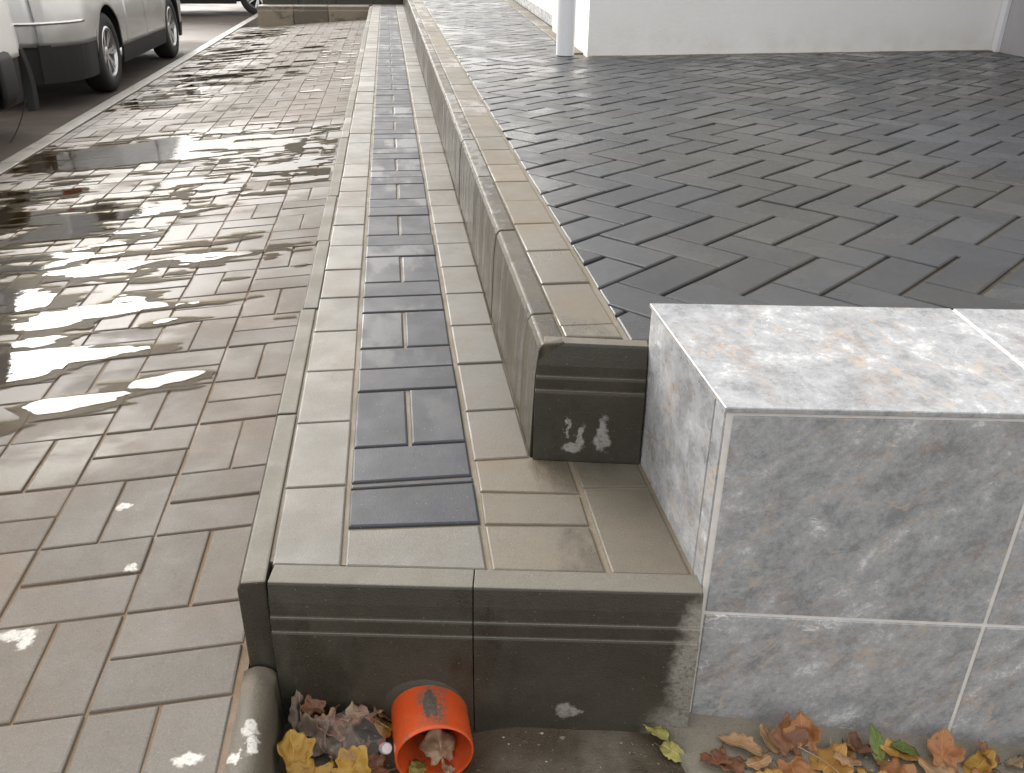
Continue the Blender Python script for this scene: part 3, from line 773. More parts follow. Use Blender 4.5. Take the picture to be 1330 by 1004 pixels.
for i in range(n + 1):
    x = 0.355 + 1.4 * i / n
    for (dy, dz) in ((0.06, 0.012), (-0.02, 0.013), (-0.10, 0.010 + .003 * math.sin(i * 2.1)), (-0.22, 0.006), (-0.26, -0.02)):
        V.append((x + (0.012 * math.sin(dy * 40) if i == 0 else 0), bf(x) + dy, zg(x) + dz + 0.002 * mnoise.noise(Vector((x * 30, dy * 30, 1)))))
for i in range(n):
    for j in range(4):
        a0 = i * 5 + j; Fc.append((a0, a0 + 1, a0 + 6, a0 + 5))
b0 = len(V)
for j in range(5): V.append((V[j][0], V[j][1], V[j][2] - .04))
for j in range(4): Fc.append((j, b0 + j, b0 + j + 1, j + 1))
obj('footing', mesh_from('footing', V, Fc, M['footing'], True), kind='structure')
V, Fc = [], []
for k in range(900):
    x = random.uniform(-0.2, 0.9); y = random.uniform(0.62, 0.93); q = random.random()
    if y > yf(x) - .015 or (x > .35 and y > bf(x) - .01): continue
    r_ = 0.0009 + 0.0034 * q ** 4; b0 = len(V); z = zg(x, y) + (0.008 * mnoise.noise(Vector((x * 4, y * 4, 5)))) + 0.004 * mnoise.noise(Vector((x * 14, y * 14, 0))) + (0.012 if x > .36 else 0)
    for (a, b, c) in ((1, 0, 0), (-1, 0.1, 0), (0, 1, 0), (0.1, -1, 0), (0, 0, 1), (0, 0, -1)):
        V.append((x + a * r_ * random.uniform(.6, 1.4), y + b * r_ * random.uniform(.6, 1.4), z + c * r_ * .7))
    for f in ((0, 2, 4), (2, 1, 4), (1, 3, 4), (3, 0, 4), (2, 0, 5), (1, 2, 5), (3, 1, 5), (0, 3, 5)): Fc.append(tuple(b0 + i for i in f))
M['grit'] = concrete('loose_grit', (0.26, 0.22, 0.17), rvar=1.5, rough=(0.5, 0.8))
obj('gutter_grit', mesh_from('gutter_grit', V, Fc, M['grit']), None, kind='stuff', label='loose grit and sand scattered over the muddy gutter', category='grit')
# bullnose kerb running toward the viewer along the sidewalk edge
pr = [(0.0, -0.4)] + [(0.026 - 0.027 * math.cos(t), -0.172 + 0.024 * math.sin(t)) for t in np.linspace(0, math.pi, 12)] + [(0.060, -0.4)]
V, Fc = [], []
yy = np.linspace(0.974, -0.1, 40)
for y in yy:
    for (o, z) in pr:
        V.append((-0.262 + o + 0.0015 * mnoise.noise(Vector((0, y * 20, z * 60))), y, z + 0.002 * mnoise.noise(Vector((o * 60, y * 14, 2)))))
k = len(pr)
for j in range(len(yy) - 1):
    for i in range(k - 1): Fc.append((j * k + i, j * k + i + 1, (j + 1) * k + i + 1, (j + 1) * k + i))
Fc.append(tuple(range(k)))
obj('bullnose_kerb', mesh_from('bullnose_kerb', V, Fc, M['round'], True), kind='structure')

# ================================================================== OBJECTS
# ---- orange drain pipe
PC = (0.012, 0.849, -0.222)
pipe = empty('drain_pipe', PC, math.radians(3), label='short orange plastic drain pipe poking out of the kerb face', category='pipe')
V, Fc = lathe([(0.0515, 0.16), (0.0515, 0.004), (0.0525, 0.0006), (0.0535, 0.0), (0.0550, 0.0016), (0.0554, 0.006), (0.0554, 0.16)], 64, 'Y')
tube = obj('tube', mesh_from('tube', V, Fc, M['orange'], True), pipe)
# cement smear that follows the pipe's round back
V, Fc = [], []
na, nr = 26, 6
for j in range(nr + 1):
    for i in range(na):
        t = 2 * math.pi * i / na
        rr = (j / nr) * (1 + 0.3 * mnoise.noise(Vector((math.cos(t) * 4, math.sin(t) * 4, 9))) + 0.5 * mnoise.noise(Vector((math.cos(t) * 1.9, math.sin(t) * 1.7, 4))) + .12 * mnoise.noise(Vector((math.cos(t) * 6, math.sin(t) * 6, 1))))
        ang = -0.02 + 0.15 * rr * math.cos(t) * (1.15 - .35 * math.sin(t)); yy_ = 0.046 + 0.027 * rr * math.sin(t)
        th = 0.0022 * (1 - (j / nr) ** 2) + 0.0002 + (0.0008 * mnoise.noise(Vector((ang * 60, yy_ * 200, 0))) if j < nr else 0)
        V.append((math.sin(ang) * (0.0554 + th), yy_, math.cos(ang) * (0.0554 + th)))
for j in range(nr):
    for i in range(na): Fc.append((j * na + i, j * na + (i + 1) % na, (j + 1) * na + (i + 1) % na, (j + 1) * na + i))
obj('cement_smear', mesh_from('cement_smear', V, Fc, M['cement'], True), pipe)
# mortar collar where it leaves the kerb
V, Fc = [], []
for j in range(3):
    for i in range(40):
        t = math.pi * (i / 39) * 1.2 - 0.1 * math.pi
        r = (0.0545, 0.062, 0.073)[j] * (1 + 0.04 * mnoise.noise(Vector((t * 3, j, 0))))
        V.append((r * math.cos(t), 0.0835 + (-0.006, -0.003, 0.006)[j] - (r * math.cos(t)) * 0.157, r * math.sin(t)))
for j in range(2):
    for i in range(39): Fc.append((j * 40 + i, j * 40 + i + 1, (j + 1) * 40 + i + 1, (j + 1) * 40 + i))
obj('mortar_collar', mesh_from('mortar_collar', V, Fc, M['kerb_wet'], True), pipe)

# ---- fallen leaves
def leaf_mat(name, c1, c2, c3, rough=0.45):
    t = NT(name)
    tc = t.n('ShaderNodeTexCoord').outputs['Object']
    p = t.noise(30, 4, 0.6, vec=tc); q = t.noise(120, 3, 0.6, vec=tc)
    col = t.mix(t.ramp(p, 0.35, 0.65), c1, c2)
    col = t.mix(t.ramp(q, 0.6, 0.72, 0, 0.8), col, c3)
    sx = t.n('ShaderNodeSeparateXYZ'); t.put(sx.inputs[0], tc)
    # midrib and side veins
    rib = t.ramp(t.math('ABSOLUTE', sx.outputs[0]), 0.0004, 0.0013, 1.0, 0.0)
    sv = t.math('ABSOLUTE', t.math('SUBTRACT', t.math('FRACT', t.math('MULTIPLY', t.math('SUBTRACT', sx.outputs[1], t.math('MULTIPLY', t.math('ABSOLUTE', sx.outputs[0]), 0.8)), 90.0)), 0.5))
    vein = t.math('MAXIMUM', rib, t.ramp(sv, 0.0, 0.07, 0.5, 0.0))
    col = t.mix(t.ramp(t.noise(18, 5, 0.7, vec=tc), 0.55, 0.75, 0, 0.55), col, c3)
    col = t.mix(t.math('MULTIPLY', vein, 0.5), col, t.bright(c2, 1.5))
    t.bump(t.math('ADD', p, t.math('MULTIPLY', vein, 0.5)), 0.6, 0.002)
    return t.fin(t.mix(0.18, t.bright(col, 0.86), (0.16, 0.12, 0.08)), rough)
LM = {'orange': leaf_mat('orange_leaf', (0.42, 0.15, 0.045), (0.52, 0.23, 0.08), (0.18, 0.07, 0.03)),
      'tan': leaf_mat('tan_leaf', (0.5, 0.28, 0.13), (0.58, 0.36, 0.18), (0.25, 0.12, 0.05)),
      'brown': leaf_mat('brown_leaf', (0.20, 0.075, 0.035), (0.3, 0.12, 0.05), (0.07, 0.03, 0.015)),
      'yellow': leaf_mat('yellow_leaf', (0.5, 0.27, 0.025), (0.58, 0.34, 0.045), (0.18, 0.08, 0.02)),
      'amber': leaf_mat('amber_leaf', (0.62, 0.30, 0.05), (0.66, 0.38, 0.09), (0.28, 0.12, 0.03)),
      'green': leaf_mat('green_leaf', (0.10, 0.19, 0.03), (0.2, 0.26, 0.04), (0.3, 0.16, 0.03)),
      'lime': leaf_mat('yellow_green_leaf', (0.45, 0.42, 0.10), (0.55, 0.49, 0.16), (0.16, 0.13, 0.04)),
      'grey': leaf_mat('grey_brown_leaf', (0.17, 0.125, 0.095), (0.27, 0.20, 0.155), (0.06, 0.04, 0.03)),
      'rose': leaf_mat('rosy_brown_leaf', (0.36, 0.19, 0.13), (0.44, 0.26, 0.18), (0.12, 0.07, 0.05)),
      'beige': leaf_mat('beige_leaf', (0.46, 0.31, 0.19), (0.54, 0.39, 0.25), (0.2, 0.12, 0.07)),
      'red': leaf_mat('reddish_leaf', (0.33, 0.10, 0.05), (0.4, 0.15, 0.07), (0.12, 0.04, 0.02))}
def leaf_mesh(L, kind, seed, curl, crump):
    rs = random.Random(seed)
    na, nr = 44, 6
    def outline(t):      # t angle from tip
        c = math.cos(t)
        if kind == 'lobed':
            r = 0.62 + 0.30 * abs(math.cos(2.5 * t)) ** 0.8 + 0.06 * math.cos(11 * t)
            r *= 0.80 + 0.2 * c
            if abs(t) > 2.7: r *= 0.55
        else:
            r = 0.36 / math.sqrt((0.36 * c) ** 2 + (0.5 * math.sin(t)) ** 2 + 1e-9) * (0.62 if False else 1.0)
            r = 0.75 * (0.42 / math.sqrt((0.42 * c) ** 2 + (math.sin(t) * 0.78) ** 2)) + 0.03 * math.cos(9 * t)
            if abs(t) < 0.25: r *= 1.12
        return r
    V = [(0, 0, 0)]; Fc = []
    s = L / 1.75
    ph = rs.random() * 10
    for j in range(1, nr + 1):
        for i in range(na):
            t = -math.pi + 2 * math.pi * i / na
            r = outline(t) * (j / nr) * (1 + 0.13 * mnoise.noise(Vector((math.cos(t) * 3.5, math.sin(t) * 3.5, ph))) + 0.07 * (j / nr) ** 4 * mnoise.noise(Vector((math.cos(t) * 11, math.sin(t) * 11, ph))))
            V.append((r * math.sin(t) * s, r * math.cos(t) * s, 0))
    for i in range(na): Fc.append((0, 1 + i, 1 + (i + 1) % na))
    for j in range(nr - 1):
        for i in range(na):
            a0 = 1 + j * na + i; a1 = 1 + j * na + (i + 1) % na
            Fc.append((a0, a0 + na, a1 + na, a1))
    ca, cb = curl
    W = []
    for (x, y, z) in V:
        X, Y = x / s, y / s
        z = (ca * X * X + cb * Y * Y - 0.12 * abs(X)) * s
        z += crump * s * (mnoise.noise(Vector((X * 1.6, Y * 1.6, ph))) * 1.0 + 0.45 * mnoise.noise(Vector((X * 4.5, Y * 4.5, ph + 3))))
        sh = 1 - 0.25 * min(1, abs(ca)) * X * X
        W.append((x * sh, y * (1 - .2 * min(1, abs(cb)) * Y * Y), z))
    return W, Fc
ALLK = []
def leaf(x, y, z, L, col, rz, label, group=None, kind='lobed', curl=(0.35, 0.2), crump=0.22, rx=0.0, ry=0.0, name='leaf', stem=True):
    seed = len(ALLK) + 11; ALLK.append(name)
    L *= 0.86
    V, Fc = leaf_mesh(L, kind, seed, curl, crump)
    o = obj(name, mesh_from(name, V, Fc, LM[col], True), None, label=label, category='leaf')
    o.rotation_euler = (rx, ry, rz)
    # rest on the ground: lowest point of the turned blade touches z
    mt = o.rotation_euler.to_matrix()
    lo = min((mt @ Vector(v)).z for v in V)
    o.location = (x, y, z - lo + 0.001)
    sm = o.modifiers.new('thickness', 'SOLIDIFY'); sm.thickness = 0.00035
    if group: o['group'] = group
    if stem:
        pts = []; s = L / 1.75
        bot = min(range(len(V)), key=lambda i: V[i][1]); b0 = Vector(V[bot])
        sv, sf = [], []
        for j in range(5):
            c = b0 + Vector((0.06 * s * math.sin(j * 0.6), -j * 0.11 * s + 0.1 * s, -0.01 * s * j))
            for q in range(5):
                t = q * 2 * math.pi / 5; sv.append((c.x + 0.0008 * math.cos(t), c.y, c.z + 0.0008 * math.sin(t)))
        for j in range(4):
            for q in range(5): sf.append((j * 5 + q, j * 5 + (q + 1) % 5, (j + 1) * 5 + (q + 1) % 5, (j + 1) * 5 + q))
        obj('stem', mesh_from('stem', sv, sf, LM['brown'], True), o)
    return o
G = 'fallen autumn leaves in the gutter'
# row along the foot of the marble plinth
leaf(0.335, 0.868, -0.250, 0.078, 'lime', math.radians(195), 'pale yellow green leaf lying alone on the gutter mud', G, 'oval', (0.5, 0.1), 0.3, rx=0.25, ry=-0.2)
leaf(0.352, 0.835, -0.250, 0.060, 'lime', math.radians(220), 'small folded olive leaf beside the pale yellow green leaf', G, 'oval', (0.9, 0.1), 0.3, ry=0.7)
row = [
 (0.405, 0.800, .068, 'red', 20, 'reddish pointed leaf at the left end of the leaf row', (0.3, 0.1), 0.2, -0.5, 0.2, 'lobed'),
 (0.425, 0.808, .075, 'brown', 140, 'dark brown leaf tucked behind the reddish pointed leaf', (0.4, 0.2), 0.3, 0.3, -0.2, 'lobed'),
 (0.455, 0.832, .085, 'tan', 65, 'smooth tan leaf rolled like a tube near the footing', (1.4, 0.0), 0.10, 0.2, 0.1, 'oval'),
 (0.470, 0.806, .062, 'tan', 110, 'flat tan leaf below the rolled tan leaf', (0.3, 0.2), 0.15, 0.1, 0.1, 'oval'),
 (0.498, 0.838, .060, 'tan', 30, 'small light tan leaf leaning on the plinth foot', (0.5, 0.1), 0.2, 0.5, 0.1, 'oval'),
 (0.520, 0.826, .085, 'brown', 10, 'chestnut lobed leaf standing up against the plinth', (0.6, 0.2), 0.35, 0.7, 0.25, 'lobed'),
 (0.545, 0.830, .080, 'orange', -25, 'rusty orange lobed leaf standing beside the chestnut one', (0.6, 0.1), 0.35, 0.8, -0.3, 'lobed'),
 (0.512, 0.790, .080, 'orange', 170, 'orange leaf lying flat in front of the chestnut leaf', (0.3, 0.3), 0.25, 0.0, 0.2, 'lobed'),
 (0.565, 0.790, .095, 'amber', -60, 'large amber leaf with a pale rib in the row middle', (0.25, 0.2), 0.2, 0.15, -0.1, 'lobed'),
 (0.602, 0.800, .080, 'tan', 35, 'sandy brown leaf just right of the large amber leaf', (0.4, 0.2), 0.3, 0.3, 0.25, 'lobed'),
 (0.632, 0.812, .075, 'brown', 80, 'dark crumpled leaf left of the green leaf', (0.8, 0.4), 0.4, 0.1, 0.3, 'lobed'),
 (0.655, 0.816, .070, 'green', 10, 'fresh green leaf propped upright against the plinth', (0.5, 0.0), 0.15, 0.75, 0.1, 'oval'),
 (0.690, 0.808, .085, 'amber', 75, 'amber and green edged leaf right of the green leaf', (0.8, 0.1), 0.2, 0.25, 0.1, 'oval'),
 (0.700, 0.812, .070, 'green', 95, 'thin dark green leaf under the amber edged leaf', (0.6, 0.1), 0.2, 0.45, 0.0, 'oval'),
 (0.672, 0.780, .080, 'orange', 120, 'burnt orange leaf in front of the green leaf', (0.4, 0.2), 0.3, 0.1, 0.2, 'lobed'),
 (0.752, 0.800, .085, 'orange', -15, 'broad curled orange leaf standing near the white grout line', (0.8, 0.3), 0.25, 0.5, 0.2, 'lobed'),
 (0.735, 0.772, .085, 'tan', 60, 'tan leaf lying in front of the curled orange leaf', (0.3, 0.2), 0.25, 0.1, 0.0, 'lobed'),
 (0.800, 0.782, .085, 'yellow', -70, 'bright yellow leaf right of the curled orange leaf', (0.5, 0.1), 0.2, 0.3, -0.2, 'oval'),
 (0.826, 0.790, .065, 'brown', 45, 'mottled brown leaf pointing at the white grout line', (0.5, 0.2), 0.35, 0.4, 0.2, 'lobed'),
 (0.858, 0.782, .060, 'beige', 130, 'small pale beige leaf near the right end of the row', (0.7, 0.4), 0.35, 0.2, 0.3, 'oval'),
 (0.895, 0.775, .075, 'rose', 15, 'rosy brown leaf at the far right end of the row', (0.5, 0.2), 0.35, 0.3, 0.1, 'lobed'),
 (0.780, 0.755, .085, 'orange', 200, 'orange leaf at the frame bottom below the yellow leaf', (0.4, 0.2), 0.25, 0.1, 0.1, 'lobed'),
 (0.620, 0.762, .090, 'amber', 150, 'amber leaf at the frame bottom below the dark crumpled leaf', (0.3, 0.2), 0.25, 0.0, 0.1, 'lobed'),
 (0.470, 0.770, .080, 'amber', 250, 'amber leaf at the frame bottom below the rolled tan leaf', (0.3, 0.2), 0.25, 0.0, -0.1, 'lobed'),
]
for (x, y, L, col, rz, lab, cu, cr, rx, ry, kd) in row:
    leaf(x, y, zg(x) + 0.010, L, col, math.radians(rz), lab, G, kd, cu, cr, rx, ry)
def twig(pts, r, label):
    V, Fc = [], []
    for p in pts:
        for q in range(5): t = q * 2 * math.pi / 5; V.append((p[0], p[1] + r * math.cos(t), p[2] + r * math.sin(t)))
    for j in range(len(pts) - 1):
        for q in range(5): Fc.append((j * 5 + q, j * 5 + (q + 1) % 5, j * 5 + 5 + (q + 1) % 5, j * 5 + 5 + q))
    obj('twig', mesh_from('twig', V, Fc, LM['beige'], True), None, label=label, category='twig')
twig([(0.528, 0.812, -0.232), (0.545, 0.800, -0.236), (0.562, 0.786, -0.240), (0.575, 0.770, -0.246)], .0012, 'pale thin twig lying across the amber leaf')
twig([(-0.100, 0.940, -0.225), (-0.075, 0.930, -0.226), (-0.052, 0.912, -0.228)], .001, 'thin stalk between the leaf heap and the orange pipe')
# heap in the left corner
heap = [
 (-0.180, 0.945, -0.238, .085, 'grey', 20, 'grey brown leaf standing on edge in the gutter corner', (1.0, 0.2), 0.4, 0.9, 0.3, 'oval'),
 (-0.150, 0.930, -0.250, .095, 'grey', 75, 'broad grey leaf under the heap beside the bullnose kerb', (0.5, 0.5), 0.45, 0.3, 0.3, 'lobed'),
 (-0.110, 0.930, -0.246, .095, 'rose', 200, 'rosy curled leaf across the back of the heap', (0.7, 0.4), 0.45, 0.4, 0.2, 'lobed'),
 (-0.160, 0.948, -0.225, .055, 'brown', 30, 'small rust brown leaf peeping above the heap', (0.6, 0.2), 0.3, 0.9, 0.1, 'lobed'),
 (-0.085, 0.935, -0.235, .080, 'beige', 110, 'pale pinkish leaf lying on top of the heap', (0.8, 0.2), 0.4, 0.3, 0.2, 'oval'),
 (-0.130, 0.915, -0.232, .080, 'rose', 145, 'crumpled pinkish brown leaf in the heap middle', (0.7, 0.5), 0.5, 0.2, -0.3, 'lobed'),
 (-0.165, 0.900, -0.240, .085, 'grey', 300, 'twisted taupe leaf at the front of the heap', (0.9, 0.4), 0.5, 0.3, 0.4, 'lobed'),
 (-0.120, 0.885, -0.245, .085, 'grey', 10, 'dark taupe leaf under the clear wrapper', (0.5, 0.6), 0.5, 0.1, 0.2, 'lobed'),
 (-0.062, 0.925, -0.250, .085, 'yellow', 165, 'thin yellow leaf between the heap and the orange pipe', (0.9, 0.1), 0.2, 0.4, -0.6, 'oval'),
 (-0.060, 0.945, -0.247, .070, 'brown', 80, 'small dark leaf stuck to the kerb left of the pipe', (0.5, 0.2), 0.3, 0.7, 0.1, 'oval'),
 (-0.182, 0.868, -0.235, .085, 'yellow', 25, 'bright yellow leaf folded against the bullnose kerb', (1.1, 0.3), 0.45, 0.4, 0.35, 'lobed'),
 (-0.155, 0.848, -0.240, .095, 'yellow', 150, 'large golden yellow leaf in front of the heap', (0.8, 0.3), 0.45, 0.2, -0.2, 'lobed'),
 (-0.105, 0.846, -0.247, .080, 'yellow', -40, 'speckled yellow leaf at the frame bottom left of the pipe', (0.8, 0.4), 0.45, 0.3, 0.2, 'lobed'),
 (-0.070, 0.862, -0.252, .075, 'brown', 100, 'brown leaf lying flat by the mouth of the orange pipe', (0.4, 0.2), 0.3, 0.0, 0.1, 'lobed'),
]
for (x, y, z, L, col, rz, lab, cu, cr, rx, ry, kd) in heap:
    leaf(x, y, z, L, col, math.radians(rz), lab, 'heap of leaves beside the orange pipe', kd, cu, cr, rx, ry)
# leaves inside the pipe mouth
leaf(0.022, 0.878, -0.268, .082, 'beige', math.radians(15), 'crumpled beige leaf stuffed inside the orange pipe', 'leaves inside the pipe', 'lobed', (-0.5, -0.3), 0.45, 0.75, 0.1, stem=False)
leaf(-0.014, 0.862, -0.270, .062, 'lime', math.radians(160), 'olive yellow leaf inside the pipe under the beige leaf', 'leaves inside the pipe', 'oval', (0.7, 0.2), 0.3, 0.5, -0.3, stem=False)
leaf(0.030, 0.858, -0.272, .045, 'beige', math.radians(60), 'smaller curled beige leaf inside the pipe at the right', 'leaves inside the pipe', 'oval', (0.8, 0.3), 0.4, 0.6, 0.3, stem=False)

# clear plastic wrapper with a red print, and its white cap
def mat_wrapper():
    t = NT('clear_wrapper_film')
    tc = t.n('ShaderNodeTexCoord').outputs['Object']
    p = t.noise(38, 2, 0.5, vec=tc, dist=1.5)
    col = t.mix(t.ramp(p, 0.56, 0.66), (0.4, 0.36, 0.33), (0.42, 0.12, 0.1))
    al = t.ramp(p, 0.52, 0.66, 0.12, 0.45)
    return t.fin(col, 0.12, Alpha=al)
M['wrapper'] = mat_wrapper()
V, Fc = [], []
n = 22
for j in range(n + 1):
    for i in range(n + 1):
        u, v = i / n * 2 - 1, j / n * 2 - 1
        r = math.hypot(u, v); k = max(abs(u), abs(v)) / r if r > 0 else 1
        x, y = u * k * (1 + .12 * mnoise.noise(Vector((u, v, 3)))), v * k
        z = 0.5 * (1 - (u * u + v * v) / 2) + 0.22 * mnoise.noise(Vector((u * 2.2, v * 2.2, 1))) + 0.10 * mnoise.noise(Vector((u * 6, v * 6, 7)))
        V.append((x * 0.045, y * 0.036, z * 0.034))
for j in range(n):
    for i in range(n):
        a0 = j * (n + 1) + i; Fc.append((a0, a0 + 1, a0 + n + 2, a0 + n + 1))
wr = obj('plastic_wrapper', mesh_from('plastic_wrapper', V, Fc, M['wrapper'], True), None, label='crinkled clear plastic wrapper with red print on the leaf heap', category='wrapper')
wr.location = (-0.098, 0.892, -0.215); wr.rotation_euler = (0.35, 0.1, -0.3)
V, Fc = lathe([(0.0, 0.014), (0.0065, 0.014), (0.0078, 0.012), (0.0082, 0.0), (0.007, 0.0), (0.0066, 0.011)], 18)
cp = obj('bottle_cap', mesh_from('bottle_cap', V, Fc, M['white_pvc']), None, label='tiny white plastic cap beside the clear wrapper', category='cap')
cp.location = (-0.058, 0.880, -0.232); cp.rotation_euler = (0.8, 0.3, 0.2)

# ---- rain water standing on the sidewalk
def vnoise(X, Y, sx, sy, seed):
    r = np.random.default_rng(seed); T = r.random((256, 256))
    x = X / sx + 37.3; y = Y / sy + 11.7
    xi = np.floor(x).astype(int); yi = np.floor(y).astype(int); fx = x - xi; fy = y - yi
    fx = fx * fx * (3 - 2 * fx); fy = fy * fy * (3 - 2 * fy)
    g = lambda a, b: T[a % 256, b % 256]
    return (g(xi, yi) * (1 - fx) + g(xi + 1, yi) * fx) * (1 - fy) + (g(xi, yi + 1) * (1 - fx) + g(xi + 1, yi + 1) * fx) * fy
def puddle(name, x0, x1, y0, y1, blobs, thr, step, zfun, parent, wb=0.55, seed=1, mat='water'):
    nx, ny = int((x1 - x0) / step[0]) + 1, int((y1 - y0) / step[1]) + 1
    xs = np.linspace(x0, x1, nx); yv = np.linspace(y0, y1, ny)
    X, Y = np.meshgrid(xs, yv, indexing='ij')
    Fd = np.zeros_like(X)
    for (bx, by, rx, ry, am) in blobs: Fd = np.maximum(Fd, am * np.exp(-((X - bx) / rx) ** 2 - ((Y - by) / ry) ** 2)) if am > 0 else Fd + am * np.exp(-((X - bx) / rx) ** 2 - ((Y - by) / ry) ** 2)
    Fd += 0.75 * (vnoise(X, Y, .24, .062, seed) - .5) + 0.42 * (vnoise(X, Y, .10, .026, seed + 1) - .5) + 0.16 * (vnoise(X, Y, .035, .012, seed + 2) - .5)
    B = np.zeros_like(X)
    for (a0, b0, a1, b1, r, hz) in per_brick:
        if b1 < y0 or b0 > y1: continue
        i0, i1 = np.searchsorted(xs, a0), np.searchsorted(xs, a1); j0, j1 = np.searchsorted(yv, b0), np.searchsorted(yv, b1)
        B[i0:i1, j0:j1] = r - 0.5 + (0.18 if hz else -0.18)
    Fd += wb * B - thr
    V, Fc, idx = [], [], {}
    def vid(key, p):
        if key not in idx:
            idx[key] = len(V); V.append((p[0], p[1], zfun(p[0], p[1])))
        return idx[key]
    for i in range(nx - 1):
        for j in range(ny - 1):
            cs = [(i, j), (i + 1, j), (i + 1, j + 1), (i, j + 1)]
            f = [Fd[c] for c in cs]
            if max(f) <= 0: continue
            poly = []
            for q in range(4):
                c, d = cs[q], cs[(q + 1) % 4]; fc, fd = f[q], f[(q + 1) % 4]
                if fc > 0: poly.append(vid(c, (xs[c[0]], yv[c[1]])))
                if (fc > 0) != (fd > 0):
                    s = fc / (fc - fd); key = (min(c, d), max(c, d))
                    poly.append(vid(key, (xs[c[0]] + s * (xs[d[0]] - xs[c[0]]), yv[c[1]] + s * (yv[d[1]] - yv[c[1]]))))
            if len(poly) >= 3: Fc.append(tuple(poly))
    return obj(name, mesh_from(name, V, Fc, M[mat], True), parent, kind='structure')
def zw(x, y): return zs(x) + undul(x, y) + 0.0036
def zm(x, y): return zs(x) + undul(x, y) + 0.0026
PB1 = [(-1.06, 2.16, .32, .10, 1.05), (-0.68, 2.37, .10, .045, .85), (-0.58, 1.99, .12, .04, .85), (-0.80, 1.90, .15, .045, .8), (-1.25, 2.75, .55, .6, .72), (-0.95, 2.45, .30, .22, .70), (-0.62, 2.9, .2, .3, .55)]
PB2 = [(-1.3, 3.5, .6, .55, .72), (-1.75, 3.9, .5, .6, .70), (-1.35, 4.85, .75, .36, 1.2), (-0.75, 4.75, .40, .5, .85), (-0.5, 4.2, .22, .5, .66), (-0.9, 3.9, .4, .4, .62)]
PB3 = [(-1.6, 6.6, .55, .6, .66), (-1.45, 7.5, .55, .8, .68), (-1.6, 9.5, .45, 1.3, .68), (-1.55, 11.5, .4, 1.0, .7), (-0.7, 8.5, .5, 2.5, .4)]
puddle('rain_puddle', -1.9, -0.3, 0.75, 3.3, PB1, 0.62, (.006, .004), zw, None, 0.22, 5)
puddle('rain_puddle', -1.92, -0.3, 3.3, 6.3, PB2, 0.62, (.012, .008), zw, None, 0.3, 9)
puddle('rain_puddle', -1.92, -0.3, 6.3, 12.6, PB3, 0.62, (.02, .018), zw, None, 0.5, 13)
puddle('muddy_puddle', -1.9, -0.3, 1.6, 3.3, PB1 + [(-1.05, 1.80, .30, .10, .72), (-1.4, 2.3, .5, .4, .7)], 0.36, (.008, .005), zm, None, 0.16, 5, 'film')
puddle('muddy_puddle', -1.92, -0.3, 3.3, 6.3, PB2, 0.42, (.014, .01), zm, None, 0.2, 9, 'film')
puddle('muddy_puddle', -1.92, -0.3, 6.3, 12.6, PB3, 0.52, (.025, .022), zm, None, 0.3, 13, 'film')

# ---- vehicles
def loft(stations, rows, close=False):
    """stations x rows grid -> verts, quad faces"""
    V = [p for st in stations for p in st]; n = len(stations[0]); Fc = []
    for i in range(len(stations) - 1):
        for j in range(n - 1): Fc.append((i * n + j, i * n + j + 1, (i + 1) * n + j + 1, (i + 1) * n + j))
    return V, Fc
def wheel_mesh(r, wd, rim_r):
    ty = lathe([(rim_r - .005, -wd / 2 + .02), (rim_r + .02, -wd / 2), (r - .03, -wd / 2 + .005), (r - .008, -wd / 2 + .025), (r, -wd / 2 + .05), (r, wd / 2 - .05), (r - .008, wd / 2 - .025), (r - .03, wd / 2 - .005), (rim_r + .02, wd / 2), (rim_r - .005, wd / 2 - .02)], 48)
    def rot(VF): return [(z, x, y) for x, y, z in VF[0]], VF[1]
    tyv = rot(ty)
    bm = bmesh.new()
    def addl(VF):
        vs = [bm.verts.new(v) for v in VF[0]]
        for f in VF[1]: bm.faces.new([vs[i] for i in f])
    addl(rot(lathe([(rim_r, -wd / 2 + .03), (rim_r + .004, wd / 2 - .012), (rim_r - .012, wd / 2 - .006), (rim_r - .022, wd / 2 - .03), (rim_r - .03, -wd / 2 + .04)], 48)))
    addl(rot(lathe([(0.0, wd / 2 - .03), (0.03, wd / 2 - .03), (0.058, wd / 2 - .04), (0.062, wd / 2 - .09)], 24)))
    for k in range(7):
        t = 2 * math.pi * k / 7
        for dt in (-0.11, 0.11):
            a0, a1 = t + dt * 0.7, t + dt * 1.1
            w0, w1 = 0.013, 0.012
            p0 = Vector((math.cos(a0), math.sin(a0))) * 0.045; p1 = Vector((math.cos(a1), math.sin(a1))) * (rim_r - .015)
            d = (p1 - p0).normalized(); nn = Vector((-d.y, d.x))
            pts = [p0 + nn * w0, p0 - nn * w0, p1 - nn * w1, p1 + nn * w1]
            o0, o1 = wd / 2 - .035, wd / 2 - .02
            a = [bm.verts.new((o0 if q < 2 else o1, pts[q].x, pts[q].y)) for q in range(4)]
            b = [bm.verts.new((o0 - .03, pts[q].x, pts[q].y)) for q in range(4)]
            bm.faces.new(a)
            for q in range(4): bm.faces.new((a[q], b[q], b[(q + 1) % 4], a[(q + 1) % 4]))
    return tyv, bm
